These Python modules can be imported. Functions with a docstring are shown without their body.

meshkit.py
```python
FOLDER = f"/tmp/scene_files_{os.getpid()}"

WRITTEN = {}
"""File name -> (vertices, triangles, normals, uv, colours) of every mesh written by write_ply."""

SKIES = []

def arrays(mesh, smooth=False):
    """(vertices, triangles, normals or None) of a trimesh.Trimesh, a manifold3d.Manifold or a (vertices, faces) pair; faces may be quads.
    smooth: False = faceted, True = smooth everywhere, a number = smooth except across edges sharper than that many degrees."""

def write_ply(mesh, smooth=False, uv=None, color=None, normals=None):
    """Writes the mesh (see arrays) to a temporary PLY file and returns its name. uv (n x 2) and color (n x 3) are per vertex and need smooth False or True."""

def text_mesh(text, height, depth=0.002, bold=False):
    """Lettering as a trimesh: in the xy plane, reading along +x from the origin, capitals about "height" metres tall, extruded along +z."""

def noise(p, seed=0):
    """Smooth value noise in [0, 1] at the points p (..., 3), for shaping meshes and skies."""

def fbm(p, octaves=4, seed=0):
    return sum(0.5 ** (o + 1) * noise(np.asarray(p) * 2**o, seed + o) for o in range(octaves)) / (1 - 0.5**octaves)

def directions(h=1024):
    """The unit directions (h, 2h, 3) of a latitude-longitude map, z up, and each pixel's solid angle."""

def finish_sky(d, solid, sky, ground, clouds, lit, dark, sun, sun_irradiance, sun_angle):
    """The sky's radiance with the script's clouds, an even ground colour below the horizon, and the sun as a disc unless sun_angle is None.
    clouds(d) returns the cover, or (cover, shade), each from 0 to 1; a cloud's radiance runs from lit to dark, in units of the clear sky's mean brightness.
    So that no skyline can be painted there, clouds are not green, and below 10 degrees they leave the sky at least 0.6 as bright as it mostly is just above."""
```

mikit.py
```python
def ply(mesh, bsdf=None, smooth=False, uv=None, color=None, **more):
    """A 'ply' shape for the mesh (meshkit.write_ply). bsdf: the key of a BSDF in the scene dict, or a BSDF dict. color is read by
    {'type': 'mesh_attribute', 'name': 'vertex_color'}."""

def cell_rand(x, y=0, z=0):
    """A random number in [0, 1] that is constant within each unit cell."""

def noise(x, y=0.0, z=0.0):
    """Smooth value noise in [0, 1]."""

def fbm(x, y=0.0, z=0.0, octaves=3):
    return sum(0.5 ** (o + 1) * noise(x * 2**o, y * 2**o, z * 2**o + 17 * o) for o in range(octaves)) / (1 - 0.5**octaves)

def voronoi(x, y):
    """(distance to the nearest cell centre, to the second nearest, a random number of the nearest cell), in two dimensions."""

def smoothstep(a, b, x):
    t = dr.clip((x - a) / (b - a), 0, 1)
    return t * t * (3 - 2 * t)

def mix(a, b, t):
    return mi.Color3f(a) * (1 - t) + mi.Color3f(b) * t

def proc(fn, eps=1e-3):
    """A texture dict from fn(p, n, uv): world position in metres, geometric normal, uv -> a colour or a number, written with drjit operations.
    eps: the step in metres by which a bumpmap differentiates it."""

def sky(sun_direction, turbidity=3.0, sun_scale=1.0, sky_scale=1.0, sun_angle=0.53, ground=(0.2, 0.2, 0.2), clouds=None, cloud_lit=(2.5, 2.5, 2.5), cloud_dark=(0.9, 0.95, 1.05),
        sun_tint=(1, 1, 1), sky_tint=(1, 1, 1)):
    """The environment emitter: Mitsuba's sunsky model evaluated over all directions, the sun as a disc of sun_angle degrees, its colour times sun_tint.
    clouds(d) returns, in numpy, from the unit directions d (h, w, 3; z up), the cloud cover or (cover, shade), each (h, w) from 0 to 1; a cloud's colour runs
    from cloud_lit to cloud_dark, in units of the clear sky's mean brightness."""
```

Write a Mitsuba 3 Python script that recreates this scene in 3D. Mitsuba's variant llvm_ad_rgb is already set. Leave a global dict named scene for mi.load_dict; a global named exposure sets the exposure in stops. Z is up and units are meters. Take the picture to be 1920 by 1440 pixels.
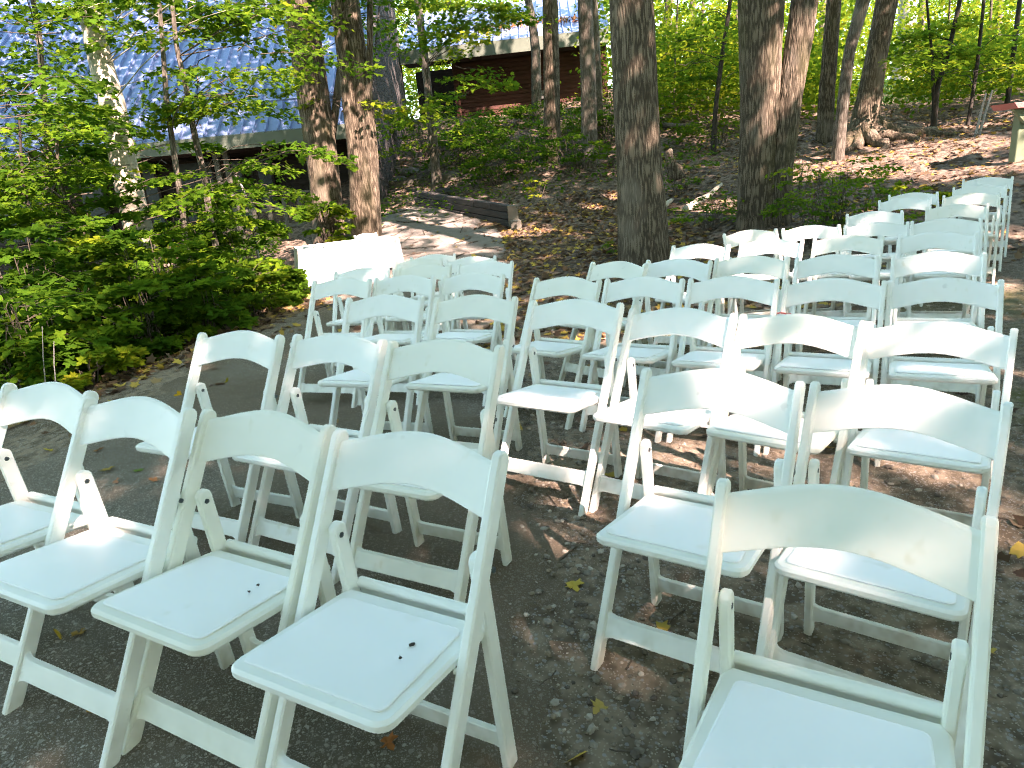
import math, random
import numpy as np, trimesh, mapbox_earcut
import drjit as dr
import mitsuba as mi
import mikit, meshkit
from scipy.interpolate import RBFInterpolator
from scipy.ndimage import map_coordinates
from shapely.geometry import LineString, Polygon, Point, box as sbox
from shapely import contains_xy

T = mi.ScalarTransform4f
rng = np.random.default_rng(7)
scene, labels = {}, {}

# ------------------------------------------------------------------ camera, sky, exposure
EYE = np.array([0.0, 0.0, 1.45])
PITCH, ROLL, FPX = -0.30132, -0.094, 1287.27
_f = np.array([0, math.cos(PITCH), math.sin(PITCH)])
_u0 = np.array([0, -math.sin(PITCH), math.cos(PITCH)])
_r0 = np.array([1.0, 0, 0])
RIGHT = math.cos(ROLL) * _r0 + math.sin(ROLL) * _u0
UP = -math.sin(ROLL) * _r0 + math.cos(ROLL) * _u0
scene['camera'] = {'type': 'perspective', 'fov': math.degrees(2 * math.atan(960 / FPX)), 'fov_axis': 'x', 'near_clip': 0.05, 'far_clip': 600.0,
                   'to_world': T().look_at(origin=EYE.tolist(), target=(EYE + _f).tolist(), up=UP.tolist())}
SUN = np.array([0.50, -0.81, 0.86]); SUN /= np.linalg.norm(SUN)
scene['sky'] = mikit.sky(SUN.tolist(), turbidity=3, sun_scale=0.62, sky_scale=1.0, sun_tint=(0.98, 0.87, 1.06), sky_tint=(1.20, 1.02, 0.74))
exposure = 5.1


def at(u, v, d):
    """the point d metres in front (along y) that the photograph shows at pixel (u, v) of 1920 x 1440"""
    r = _f * FPX + RIGHT * (u - 960) - UP * (v - 720)
    return EYE + r * (d / r[1])


# ------------------------------------------------------------------ helpers
def bs(name, d):
    scene[name] = d
    return name


def tex(fn, eps=1e-3):
    return mikit.proc(fn, eps)


def put(key, mesh, bsdf, smooth=30, color=None, xf=None):
    n, k = key, 0
    if len(mesh.faces) < 60000 and mesh.is_watertight and mesh.volume < 0: mesh.invert()
    while n in scene:
        k += 1
        n = f'{key}_{k:03d}'
    if color is not None:
        smooth = False if smooth is not True else True
    d = mikit.ply(mesh, bsdf, smooth=smooth, color=color)
    if xf is not None:
        d['to_world'] = xf
    scene[n] = d
    return n


def newkey(key):
    n, k = key, 0
    while n in labels or n in scene or any(s.startswith(n + '__') for s in scene):
        k += 1
        n = f'{key}_{k:03d}'
    return n


def tag(key, label, cat, group=None, kind=None):
    labels[key] = {'label': label, 'category': cat}
    if group: labels[key]['group'] = group
    if kind: labels[key]['kind'] = kind
    return key


def quad_grid(n, m, wrap=False):
    """triangles of an n x m vertex grid (wrap: columns join up)"""
    i, j = np.meshgrid(np.arange(n - 1), np.arange(m if wrap else m - 1), indexing='ij')
    a = i * m + j; b = i * m + (j + 1) % m; c = a + m; d = b + m
    return np.vstack([np.stack([a, b, d], -1).reshape(-1, 3), np.stack([a, d, c], -1).reshape(-1, 3)])


def box(x0, x1, y0, y1, z0, z1, bev=0.004):
    b = min(bev, (x1 - x0) / 3, (y1 - y0) / 3, (z1 - z0) / 3)
    pts = []
    for x, sx in ((x0, 1), (x1, -1)):
        for y, sy in ((y0, 1), (y1, -1)):
            for z, sz in ((z0, 1), (z1, -1)):
                pts += [(x, y + sy * b, z + sz * b), (x + sx * b, y, z + sz * b), (x + sx * b, y + sy * b, z)]
    return trimesh.convex.convex_hull(np.array(pts))


def bevel_extrude(poly, t, b):
    """the polygon extruded from 0 to t along +z with bevelled rims"""
    p = np.array(poly.exterior.coords)[:-1]
    if not poly.exterior.is_ccw: p = p[::-1]
    e = np.roll(p, -1, 0) - p; e /= np.linalg.norm(e, axis=1, keepdims=True)
    n = np.stack([e[:, 1], -e[:, 0]], 1); nn = n + np.roll(n, 1, 0)
    nn /= np.maximum((nn * n).sum(1, keepdims=True), 0.35)
    q = p - nn * b
    k = len(p)
    V = np.vstack([np.c_[q, np.zeros(k)], np.c_[p, np.full(k, b)], np.c_[p, np.full(k, t - b)], np.c_[q, np.full(k, t)]])
    F = quad_grid(4, k, True)
    cap = mapbox_earcut.triangulate_float64(q, np.array([k], np.uint32)).reshape(-1, 3).astype(int)
    return trimesh.Trimesh(V, np.vstack([F, cap[:, ::-1], cap + 3 * k]), process=False)


def tube(P, R, n=10, cap=True):
    P = np.asarray(P, float); R = np.broadcast_to(np.asarray(R, float), (len(P),))
    t = np.gradient(P, axis=0); t /= np.linalg.norm(t, axis=1, keepdims=True) + 1e-9
    ref = np.array([0.31, 0.95, 0.02]) if abs(t[0, 1]) < 0.8 else np.array([1.0, 0, 0.1])
    a = np.cross(t, ref); a /= np.linalg.norm(a, axis=1, keepdims=True) + 1e-9
    b = np.cross(t, a)
    th = np.linspace(0, 2 * np.pi, n, endpoint=False)
    V = P[:, None] + R[:, None, None] * (np.cos(th)[None, :, None] * a[:, None] + np.sin(th)[None, :, None] * b[:, None])
    V = V.reshape(-1, 3); F = quad_grid(len(P), n, True)
    if cap:
        k = len(V); V = np.vstack([V, P[:1], P[-1:]]); i = np.arange(n)
        F = np.vstack([F, np.stack([(i + 1) % n, i, i * 0 + k], 1), np.stack([(len(P) - 1) * n + i, (len(P) - 1) * n + (i + 1) % n, i * 0 + k + 1], 1)])
    return trimesh.Trimesh(V, F, process=False)


def join(ms):
    return trimesh.util.concatenate(ms)


def rotz(p, a):
    c, s = math.cos(a), math.sin(a); p = np.asarray(p)
    return np.stack([c * p[..., 0] - s * p[..., 1], s * p[..., 0] + c * p[..., 1], p[..., 2]], -1)


# ------------------------------------------------------------------ materials
N, FBM, MIX, SS = mikit.noise, mikit.fbm, mikit.mix, mikit.smoothstep


def two(d):
    return {'type': 'twosided', 'bsdf': d}


def resin_col(p, n, uv):
    g = FBM(p.x * 9, p.y * 9, p.z * 9)
    grime = SS(0.62, 0.85, FBM(p.x * 31, p.y * 31, p.z * 17 + 5)) * SS(0.5, 0.8, N(p.x * 5, p.y * 5, p.z * 4))
    c = MIX((.76, .78, .74), (.82, .83, .79), g)
    foot = SS(.34, .12, p.z) * SS(.35, .75, FBM(p.x * 23, p.y * 23, p.z * 14 + 2))
    scuff = SS(.70, .8, FBM(p.x * 27, p.y * 27, p.z * 23)) * SS(.55, .75, N(p.x * 4, p.y * 4, p.z * 4 + 8))
    c = MIX(MIX(c, (.42, .38, .28), foot * .6), (.34, .33, .30), scuff * .22)
    return mi.Color3f(c * (1 - 0.12 * grime) * mi.Color3f(1, 1 - .02 * grime, 1 - .10 * grime))


def foot_dirt(p, n, uv):
    return resin_col(p, n, uv)


bs('m_resin', {'type': 'principled', 'base_color': tex(resin_col), 'roughness': 0.42, 'specular': 0.45})
bs('m_resin_aged', {'type': 'principled', 'base_color': tex(lambda p, n, uv: mi.Color3f(resin_col(p + mi.Vector3f(3.7, 1.1, 0), n, uv) * mi.Color3f(.985, .972, .93))), 'roughness': 0.5, 'specular': 0.4})
bs('m_resin_new', {'type': 'principled', 'base_color': tex(lambda p, n, uv: mi.Color3f(resin_col(p + mi.Vector3f(9.1, 2.2, 0), n, uv) * mi.Color3f(1.02, 1.02, 1.03))), 'roughness': 0.36, 'specular': 0.5})
RESIN = ['m_resin', 'm_resin_aged', 'm_resin', 'm_resin_new', 'm_resin_aged', 'm_resin', 'm_resin_new']


def vinyl_col(p, n, uv):
    st = SS(0.66, 0.8, FBM(p.x * 14, p.y * 14, 3.3)) * SS(0.5, 0.75, N(p.x * 5.1, p.y * 5.1, 1.2))
    return MIX((.83, .84, .84), (.62, .60, .50), 0.55 * st)


bs('m_vinyl_in', {'type': 'principled', 'base_color': tex(vinyl_col), 'roughness': 0.38, 'specular': 0.5})
bs('m_vinyl', {'type': 'bumpmap', 'arbitrary': tex(lambda p, n, uv: FBM(p.x * 11, p.y * 11, p.z * 11) * 0.6 + 0.02 * N(p.x * 400, p.y * 400, 0), 2e-3), 'scale': 0.004, 'bsdf': {'type': 'ref', 'id': 'm_vinyl_in'}})
bs('m_bolt', {'type': 'principled', 'base_color': {'type': 'rgb', 'value': (.10, .12, .13)}, 'roughness': .35, 'metallic': .8})


def dirt_h(p, n, uv):
    return FBM(p.x * 6, p.y * 6, 0) * 0.5 + FBM(p.x * 34, p.y * 34, 2) * 0.30 + FBM(p.x * 140, p.y * 140, 2) * 0.15


def dirt_col(p, n, uv):
    a = FBM(p.x * 1.3, p.y * 1.3, 1)
    b = FBM(p.x * 26, p.y * 26, 4)
    far = SS(5.5, 9.5, p.y + 0.5 * N(p.x, p.y, 7))
    near = MIX((.095, .076, .053), (.235, .190, .138), SS(.3, .75, b * .7 + a * .3))
    wood = MIX((.066, .051, .040), (.205, .160, .125), SS(.30, .72, FBM(p.x * 17, p.y * 17, 9) * .75 + a * .25))
    grey = MIX((.09, .085, .08), (.20, .19, .18), b)
    f1, f2, r = mikit.voronoi(p.x * 60, p.y * 60)
    c = MIX(near, grey * 1.5, SS(.72, .76, r) * SS(.36, .26, f1))
    g1, g2, r3 = mikit.voronoi(p.x * 130 + 3, p.y * 130)
    c = MIX(c, (.30, .27, .22), SS(.70, .72, r3) * SS(.36, .24, g1) * .8)
    moss = SS(.55, .75, FBM(p.x * .9 + 3, p.y * .9, 3)) * SS(0.6, 1.6, p.x) * SS(8.5, 5.0, p.y) * .85
    c = MIX(c, (.10, .105, .035), moss)
    return MIX(c, wood, far)


bs('m_dirt_in', {'type': 'principled', 'base_color': tex(dirt_col), 'roughness': .92, 'specular': .2})
bs('m_dirt', {'type': 'bumpmap', 'arbitrary': tex(dirt_h, 3e-3), 'scale': .05, 'bsdf': {'type': 'ref', 'id': 'm_dirt_in'}})


def asph_col(p, n, uv):
    wx, wy = p.x + .006 * N(p.x * 90, p.y * 90, 1), p.y + .006 * N(p.x * 90, p.y * 90, 2)
    base = MIX((.075, .063, .046), (.165, .138, .10), FBM(p.x * 3, p.y * 3, 2) * .6 + FBM(p.x * 60, p.y * 60, 2) * .4)
    c = base
    for sc, lo, am in ((48, .80, .75), (85, .66, .8), (150, .60, .7), (240, .5, .5)):
        f1, f2, r = mikit.voronoi(wx * sc + sc, wy * sc)
        r2 = mikit.cell_rand(r * 9999, sc, 3)
        stone = MIX((.20, .18, .15), (.46, .43, .38), r2)
        c = MIX(c, stone, SS(.38, .26, f1 + .10 * r2) * SS(lo, lo + .02, r) * am)
    far_pale = SS(7.5, 12.0, p.y)  # far stretch of the path turns paler and greyer
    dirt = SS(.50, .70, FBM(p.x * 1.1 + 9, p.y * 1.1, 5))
    c = MIX(c, (.13, .10, .066), dirt * .6 * (1 - far_pale))
    return MIX(c, MIX((.16, .145, .13), (.24, .22, .20), FBM(p.x * 9, p.y * 9, 1)), far_pale * .85)


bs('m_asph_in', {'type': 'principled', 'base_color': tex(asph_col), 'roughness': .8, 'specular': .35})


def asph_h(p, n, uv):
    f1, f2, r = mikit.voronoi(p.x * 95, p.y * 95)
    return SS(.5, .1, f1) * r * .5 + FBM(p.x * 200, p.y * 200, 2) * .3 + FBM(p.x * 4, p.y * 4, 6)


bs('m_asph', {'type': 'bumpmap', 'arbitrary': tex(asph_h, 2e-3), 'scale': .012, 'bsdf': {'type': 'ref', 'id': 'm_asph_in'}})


def bark_mat(name, c0, c1, c2, fx, fz, bump):
    def h(p, n, uv):
        w = FBM(p.x * fx + 0.7 * N(p.x * 5, p.y * 5, p.z * 2), p.y * fx, p.z * fz)
        return dr.abs(w - .5) * 2 + .35 * FBM(p.x * fx * 3, p.y * fx * 3, p.z * fz * 4)

    def col(p, n, uv):
        r = SS(.02, .42, dr.abs(FBM(p.x * fx + 0.7 * N(p.x * 5, p.y * 5, p.z * 2), p.y * fx, p.z * fz) - .5) * 2)
        lich = SS(.55, .75, FBM(p.x * 3, p.y * 3, p.z * 1.2 + 4))
        moss = SS(.55, .8, FBM(p.x * 2.1, p.y * 2.1, p.z * .8 + 9))
        c = MIX(c0, c1, r)
        return MIX(MIX(c, c2, lich * .5), (.075, .078, .03), moss * .45)
    bs(name + '_in', {'type': 'principled', 'base_color': tex(col), 'roughness': .9, 'specular': .15})
    return bs(name, {'type': 'bumpmap', 'arbitrary': tex(h, 3e-3), 'scale': bump, 'bsdf': {'type': 'ref', 'id': name + '_in'}})


bark_mat('m_bark', (.058, .047, .034), (.195, .163, .120), (.24, .21, .17), 40, 4.6, .022)
bark_mat('m_bark_grey', (.075, .066, .054), (.185, .168, .138), (.25, .235, .21), 46, 6, .010)


def beech_col(p, n, uv):
    b = SS(.62, .72, FBM(p.x * 7, p.y * 7, p.z * 16))
    c = MIX((.36, .33, .26), (.46, .43, .35), FBM(p.x * 4, p.y * 4, p.z * 3))
    return MIX(c, (.13, .115, .085), b * .7)


bs('m_beech', {'type': 'principled', 'base_color': tex(beech_col), 'roughness': .7, 'specular': .25})
bs('m_twig', {'type': 'principled', 'base_color': tex(lambda p, n, uv: MIX((.045, .035, .025), (.12, .10, .075), FBM(p.x * 30, p.y * 30, p.z * 12))), 'roughness': .85})
bs('m_darktwig', {'type': 'principled', 'base_color': tex(lambda p, n, uv: MIX((.018, .015, .012), (.05, .042, .034), FBM(p.x * 30, p.y * 30, p.z * 12))), 'roughness': .85})
bs('m_leaf', {'type': 'principledthin', 'base_color': {'type': 'mesh_attribute', 'name': 'vertex_color'}, 'roughness': .5, 'spec_trans': 0.0, 'diff_trans': 1.1, 'eta': 1.4})
bs('m_deadleaf', {'type': 'principledthin', 'base_color': {'type': 'mesh_attribute', 'name': 'vertex_color'}, 'roughness': .8, 'spec_trans': 0.0, 'diff_trans': 0.25, 'eta': 1.3})
bs('m_stone', {'type': 'twosided', 'bsdf': {'type': 'principled', 'base_color': {'type': 'mesh_attribute', 'name': 'vertex_color'}, 'roughness': .9}})


def metal_col(p, n, uv):
    return MIX((.19, .25, .43), (.26, .33, .53), FBM(p.x * 1.5, p.y * 1.5, p.z * 1.5))


bs('m_roof', {'type': 'principled', 'base_color': tex(metal_col), 'roughness': .38, 'metallic': .35, 'specular': .6})
bs('m_fascia', {'type': 'principled', 'base_color': tex(lambda p, n, uv: MIX((.10, .125, .095), (.14, .165, .13), FBM(p.x, p.y, p.z * 3))), 'roughness': .6})
bs('m_siding', {'type': 'principled', 'base_color': tex(lambda p, n, uv: MIX((.05, .046, .046), (.10, .094, .092), FBM(p.x * 5, p.y * 5, p.z * 1.2))), 'roughness': .85})
bs('m_redwood', {'type': 'principled', 'base_color': tex(lambda p, n, uv: MIX((.05, .021, .016), (.115, .046, .033), FBM(p.x * 3, p.y * 3, p.z * 22))), 'roughness': .8})
bs('m_darkwood', {'type': 'principled', 'base_color': tex(lambda p, n, uv: MIX((.018, .015, .013), (.045, .036, .03), FBM(p.x * 3, p.y * 3, p.z * 20))), 'roughness': .85})
bs('m_timber', {'type': 'principled', 'base_color': tex(lambda p, n, uv: MIX((.022, .021, .021), (.06, .055, .052), FBM(p.x * 6, p.y * 6, p.z * 40))), 'roughness': .88})
bs('m_palepost', {'type': 'principled', 'base_color': {'type': 'rgb', 'value': (.30, .29, .28)}, 'roughness': .6})
bs('m_panel', {'type': 'principled', 'base_color': {'type': 'rgb', 'value': (.05, .065, .075)}, 'roughness': .3, 'specular': .25})
bs('m_rail', {'type': 'principled', 'base_color': tex(lambda p, n, uv: MIX((.09, .085, .07), (.16, .15, .12), FBM(p.x * 9, p.y * 9, p.z * 9))), 'roughness': .8})
bs('m_cloth', {'type': 'twosided', 'bsdf': {'type': 'principled', 'base_color': {'type': 'rgb', 'value': (.66, .65, .68)}, 'roughness': .85, 'sheen': .2, 'specular': .2}})
bs('m_tray', {'type': 'principled', 'base_color': {'type': 'rgb', 'value': (.42, .15, .14)}, 'roughness': .6})
bs('m_green', {'type': 'principled', 'base_color': {'type': 'rgb', 'value': (.17, .21, .13)}, 'roughness': .7})
bs('m_red', {'type': 'principled', 'base_color': {'type': 'rgb', 'value': (.50, .03, .03)}, 'roughness': .6})
bs('m_grass', {'type': 'principledthin', 'base_color': {'type': 'mesh_attribute', 'name': 'vertex_color'}, 'roughness': .6, 'diff_trans': .6, 'spec_trans': 0.0, 'eta': 1.3})

# ------------------------------------------------------------------ chairs: measured places (row, x, y, z of the ground, turn)
CH = [('L1b', -1.221, 1.405, 0.189, -0.503), ('L1c', -0.836, 1.241, 0.17, -0.529), ('L1d', -0.435, 1.009, 0.161, -0.522), ('R1d', 0.35, 0.728, 0.086, -0.54), ('R2c', 0.327, 1.453, 0.102, -0.615), ('R2d', 0.721, 1.288, 0.07, -0.661), ('L2b', -1.25, 2.3, 0.173, -0.479), ('L2c', -0.847, 2.141, 0.16, -0.541), ('L2d', -0.422, 1.841, 0.169, -0.519), ('L3c', -0.763, 3.103, 0.131, -0.379), ('L3d', -0.327, 2.919, 0.125, -0.453), ('L4b', -1.206, 4.18, 0.1, -0.361), ('L4c', -0.79, 4.099, 0.092, -0.385), ('L4d', -0.374, 4.018, 0.081, -0.445), ('L5b', -1.142, 4.976, 0.061, -0.162), ('L5c', -0.721, 4.971, 0.046, -0.304), ('L5d', -0.26, 4.832, 0.047, -0.337), ('L6c', -0.76, 5.696, 0.008, -0.087), ('L6d', -0.308, 5.497, 0.015, -0.137), ('L7d', -0.682, 6.337, -0.033, -0.086), ('R3a', 0.058, 2.557, 0.132, -0.621), ('R3b', 0.436, 2.339, 0.098, -0.663), ('R3c', 0.808, 2.135, 0.077, -0.695), ('R3d', 1.215, 1.923, 0.056, -0.648), ('R4a', 0.107, 3.603, 0.071, -0.667), ('R4b', 0.521, 3.298, 0.076, -0.59), ('R4c', 0.932, 3.062, 0.068, -0.56), ('R4d', 1.343, 2.858, 0.053, -0.543), ('R4e', 1.766, 2.657, 0.045, -0.512), ('R5a', 0.456, 4.199, 0.052, -0.825), ('R5b', 0.858, 4.043, 0.047, -0.7), ('R5c', 1.303, 3.864, 0.045, -0.598), ('R5d', 1.741, 3.595, 0.047, -0.498), ('R5e', 2.178, 3.352, 0.047, -0.499), ('R6b', 1.235, 4.798, 0.031, -0.662), ('R6c', 1.73, 4.674, 0.033, -0.603), ('R6d', 2.171, 4.415, 0.044, -0.589), ('R6e', 2.614, 4.067, 0.053, -0.506), ('R7b', 2.074, 5.34, 0.031, -0.045), ('R7c', 2.43, 5.144, 0.04, -0.161), ('R7d', 2.728, 4.902, 0.049, -0.383), ('R7e', 3.057, 4.642, 0.061, -0.456), ('R8d', 3.113, 5.603, 0.062, -0.333), ('R8e', 3.609, 5.408, 0.079, -0.513), ('R9d', 3.746, 6.321, 0.089, -0.422), ('R9e', 4.109, 6.013, 0.107, -0.554), ('R10d', 4.057, 6.67, 0.104, -0.364), ('R10e', 4.503, 6.488, 0.129, -0.563), ('R11e', 4.924, 7.011, 0.164, -0.597)]
CH.insert(0, ('L1a', -1.596, 1.63, 0.20, -0.50))

# ------------------------------------------------------------------ the ground
GP = []
for n, x, y, z, a in CH:
    for lx, ly in ((-.2, 0), (.2, 0), (-.18, .36), (.18, .36)):
        q = rotz([lx, ly, 0], a); GP.append((x + q[0], y + q[1], z))
PXP = [(660, 542, 10.4), (750, 455, 12.2), (960, 440, 13.2), (778, 394, 16.5), (720, 400, 15.5), (615, 449, 14.5), (690, 441, 14.2), (480, 436, 17.5), (570, 425, 16.5),
       (1330, 405, 11.4), (1050, 440, 12.3), (1100, 350, 15), (1105, 307, 17), (1035, 282, 18), (820, 347, 18.5), (1005, 197, 23), (950, 230, 24), (1548, 270, 15), (1572, 302, 13),
       (1625, 268, 14.5), (1752, 237, 15), (1905, 300, 10.5), (1900, 345, 9.2), (1900, 440, 7.9), (1700, 205, 22), (1850, 186, 20), (1450, 255, 17), (1300, 292, 15.5),
       (450, 602, 7.6), (100, 748, 5.2), (300, 684, 6.0), (1205, 492, 8.9), (1430, 432, 10.0), (1000, 560, 8.2), (900, 480, 10.5)]
GP += [tuple(at(*p)) for p in PXP]
GP += [(-5.2, 5, -.3), (-6.4, 7.5, -.9), (-9, 5, -1.5), (-8, 11, -1.0), (-5.0, 12, -.35), (-6.5, 15, -.1), (-9, 18, -.3), (-16, 17, -.8), (-20, 6, -2.4), (-7, 1, -.5), (-3, 0, .15), (-2.0, -3, .2), (2, -3, .1), (6, -3, .1),
       (0, -9, .2), (12, -8, .4), (-12, -8, -1), (5, 3, .06), (8, 5, .25), (10, 9, .9), (14, 12, 1.6), (20, 20, 2.6), (24, 8, 1.4), (-3.4, 24, 3.3), (-10, 26, 1.5), (5, 28, 4.2), (12, 30, 3.4), (25, 35, 3.6), (-20, 35, 2), (0, 42, 5), (40, 45, 4.5), (-40, 40, 1), (-40, 0, -3), (40, 0, 1.5), (0, -40, 0), (40, -40, 0.5), (-40, -40, -2)]
GP = np.array(GP)
_, ui = np.unique(np.round(GP[:, :2], 2), axis=0, return_index=True)
GP = GP[ui]
_rbf = RBFInterpolator(GP[:, :2], GP[:, 2], kernel='linear', smoothing=0.02)
_gx, _gy = np.arange(-60, 60.01, .2), np.arange(-60, 70.01, .2)
_raw = _rbf(np.stack(np.meshgrid(_gx, _gy, indexing='ij'), -1).reshape(-1, 2)).reshape(len(_gx), len(_gy))
from scipy.ndimage import gaussian_filter
_soft, _fine = gaussian_filter(_raw, 5), gaussian_filter(_raw, 1.6)
_w = np.clip((np.hypot(_gx[:, None] - 1, _gy[None] - 3.5) - 5) / 3, 0, 1)
_hm = _fine * (1 - _w) + _soft * _w


def ground(x, y):
    x, y = np.asarray(x, float), np.asarray(y, float)
    ij = np.stack([(np.clip(x, -59.9, 59.9) + 60) / .2, (np.clip(y, -59.9, 69.9) + 60) / .2])
    z = map_coordinates(_hm, ij.reshape(2, -1), order=1).reshape(x.shape)
    r = np.hypot(x - 1, y - 3.5)
    amp = np.clip((r - 4.5) / 5, 0, 1)
    amp = amp * (1 - .8 * np.clip(1 - np.abs(x + 1.7) / 2.6, 0, .45) / .45 * np.clip((17.5 - y) / 1.5, 0, 1) * np.clip(y - 3, 0, 1))
    P3 = np.stack([x, y, x * 0], -1)
    return z + (meshkit.fbm(P3 * 1.1, 3) - .5) * (.03 + .22 * amp) + (meshkit.fbm(P3 * 5.5, 3, 4) - .5) * (.020 + .05 * amp) + (meshkit.noise(P3 * 21, 9) - .5) * .012


def grow(a, b, s0, k):
    out, s = [a], s0
    while abs(out[-1] - a) < abs(b - a):
        out.append(out[-1] + s * np.sign(b - a)); s *= k
    return np.array(out)


gx = np.unique(np.round(np.concatenate([np.arange(-4.5, 6.5, .05), grow(-4.5, -200, .05, 1.05), grow(6.5, 200, .05, 1.05)]), 4))
gy = np.unique(np.round(np.concatenate([np.arange(0.4, 9, .05), grow(0.4, -120, .06, 1.08), grow(9, 260, .05, 1.02)]), 4))
X, Y = np.meshgrid(gx, gy, indexing='ij')
V = np.stack([X, Y, ground(X, Y)], -1).reshape(-1, 3)
F = quad_grid(len(gx), len(gy))[:, ::-1]
put('ground', trimesh.Trimesh(V, F, process=False), 'm_dirt', smooth=True)
labels['ground'] = {'label': 'brown dirt and leaf-strewn forest floor rising to the back right', 'category': 'ground', 'kind': 'structure'}


def on_ground(u, v, d0=8.0):
    """where the line of sight of a pixel meets the ground"""
    r = _f * FPX + RIGHT * (u - 960) - UP * (v - 720); r = r / r[1]
    ds = np.arange(.8, 40, .02)
    q = EYE + ds[:, None] * r
    below = q[:, 2] < ground(q[:, 0], q[:, 1])
    return q[np.argmax(below)] if below.any() else at(u, v, d0)


# the worn asphalt path under the left block, running back to the house
PR = [on_ground(u, v)[:2] for u, v in ((1075, 1438), (1050, 1200), (1030, 1000), (1005, 850), (985, 720), (968, 620), (955, 540))] + [tuple(at(u, v, d)[:2]) for u, v, d in ((948, 470, 11.2), (930, 430, 13.4), (870, 412, 14.8), (780, 392, 16.6))]
PL = [tuple(at(u, v, d)[:2]) for u, v, d in ((712, 396, 16.2), (715, 425, 14.0), (700, 455, 12.2))] + [on_ground(u, v)[:2] for u, v in ((570, 585), (480, 625), (370, 690), (230, 790), (20, 900))] + [(-1.9, 1.0), (-1.7, -.6), (-1.6, -6.0), (.45, -6.0), (.38, -.5)]
path_poly = Polygon(PR + PL).buffer(0)
path_poly = max(getattr(path_poly, 'geoms', [path_poly]), key=lambda g: g.area)
px, py = np.arange(-5, 2.2, .03), np.concatenate([np.arange(-6, .6, .2), np.arange(.6, 9, .03), np.arange(9, 18, .06)])
X, Y = np.meshgrid(px, py, indexing='ij')
P3 = np.stack([X, Y, X * 0], -1)
jx = X + (meshkit.fbm(P3 * 3, 3, 1) - .5) * .5; jy = Y + (meshkit.fbm(P3 * 3, 3, 2) - .5) * .5
inside = contains_xy(path_poly, jx, jy)
ed = np.array(path_poly.exterior.segmentize(.15).coords)
from scipy.spatial import cKDTree
dist = cKDTree(ed).query(np.stack([jx, jy], -1).reshape(-1, 2))[0].reshape(X.shape)
lift = np.where(inside, np.clip(dist / .12, 0, 1) * .020 - .003, -.012)
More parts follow.
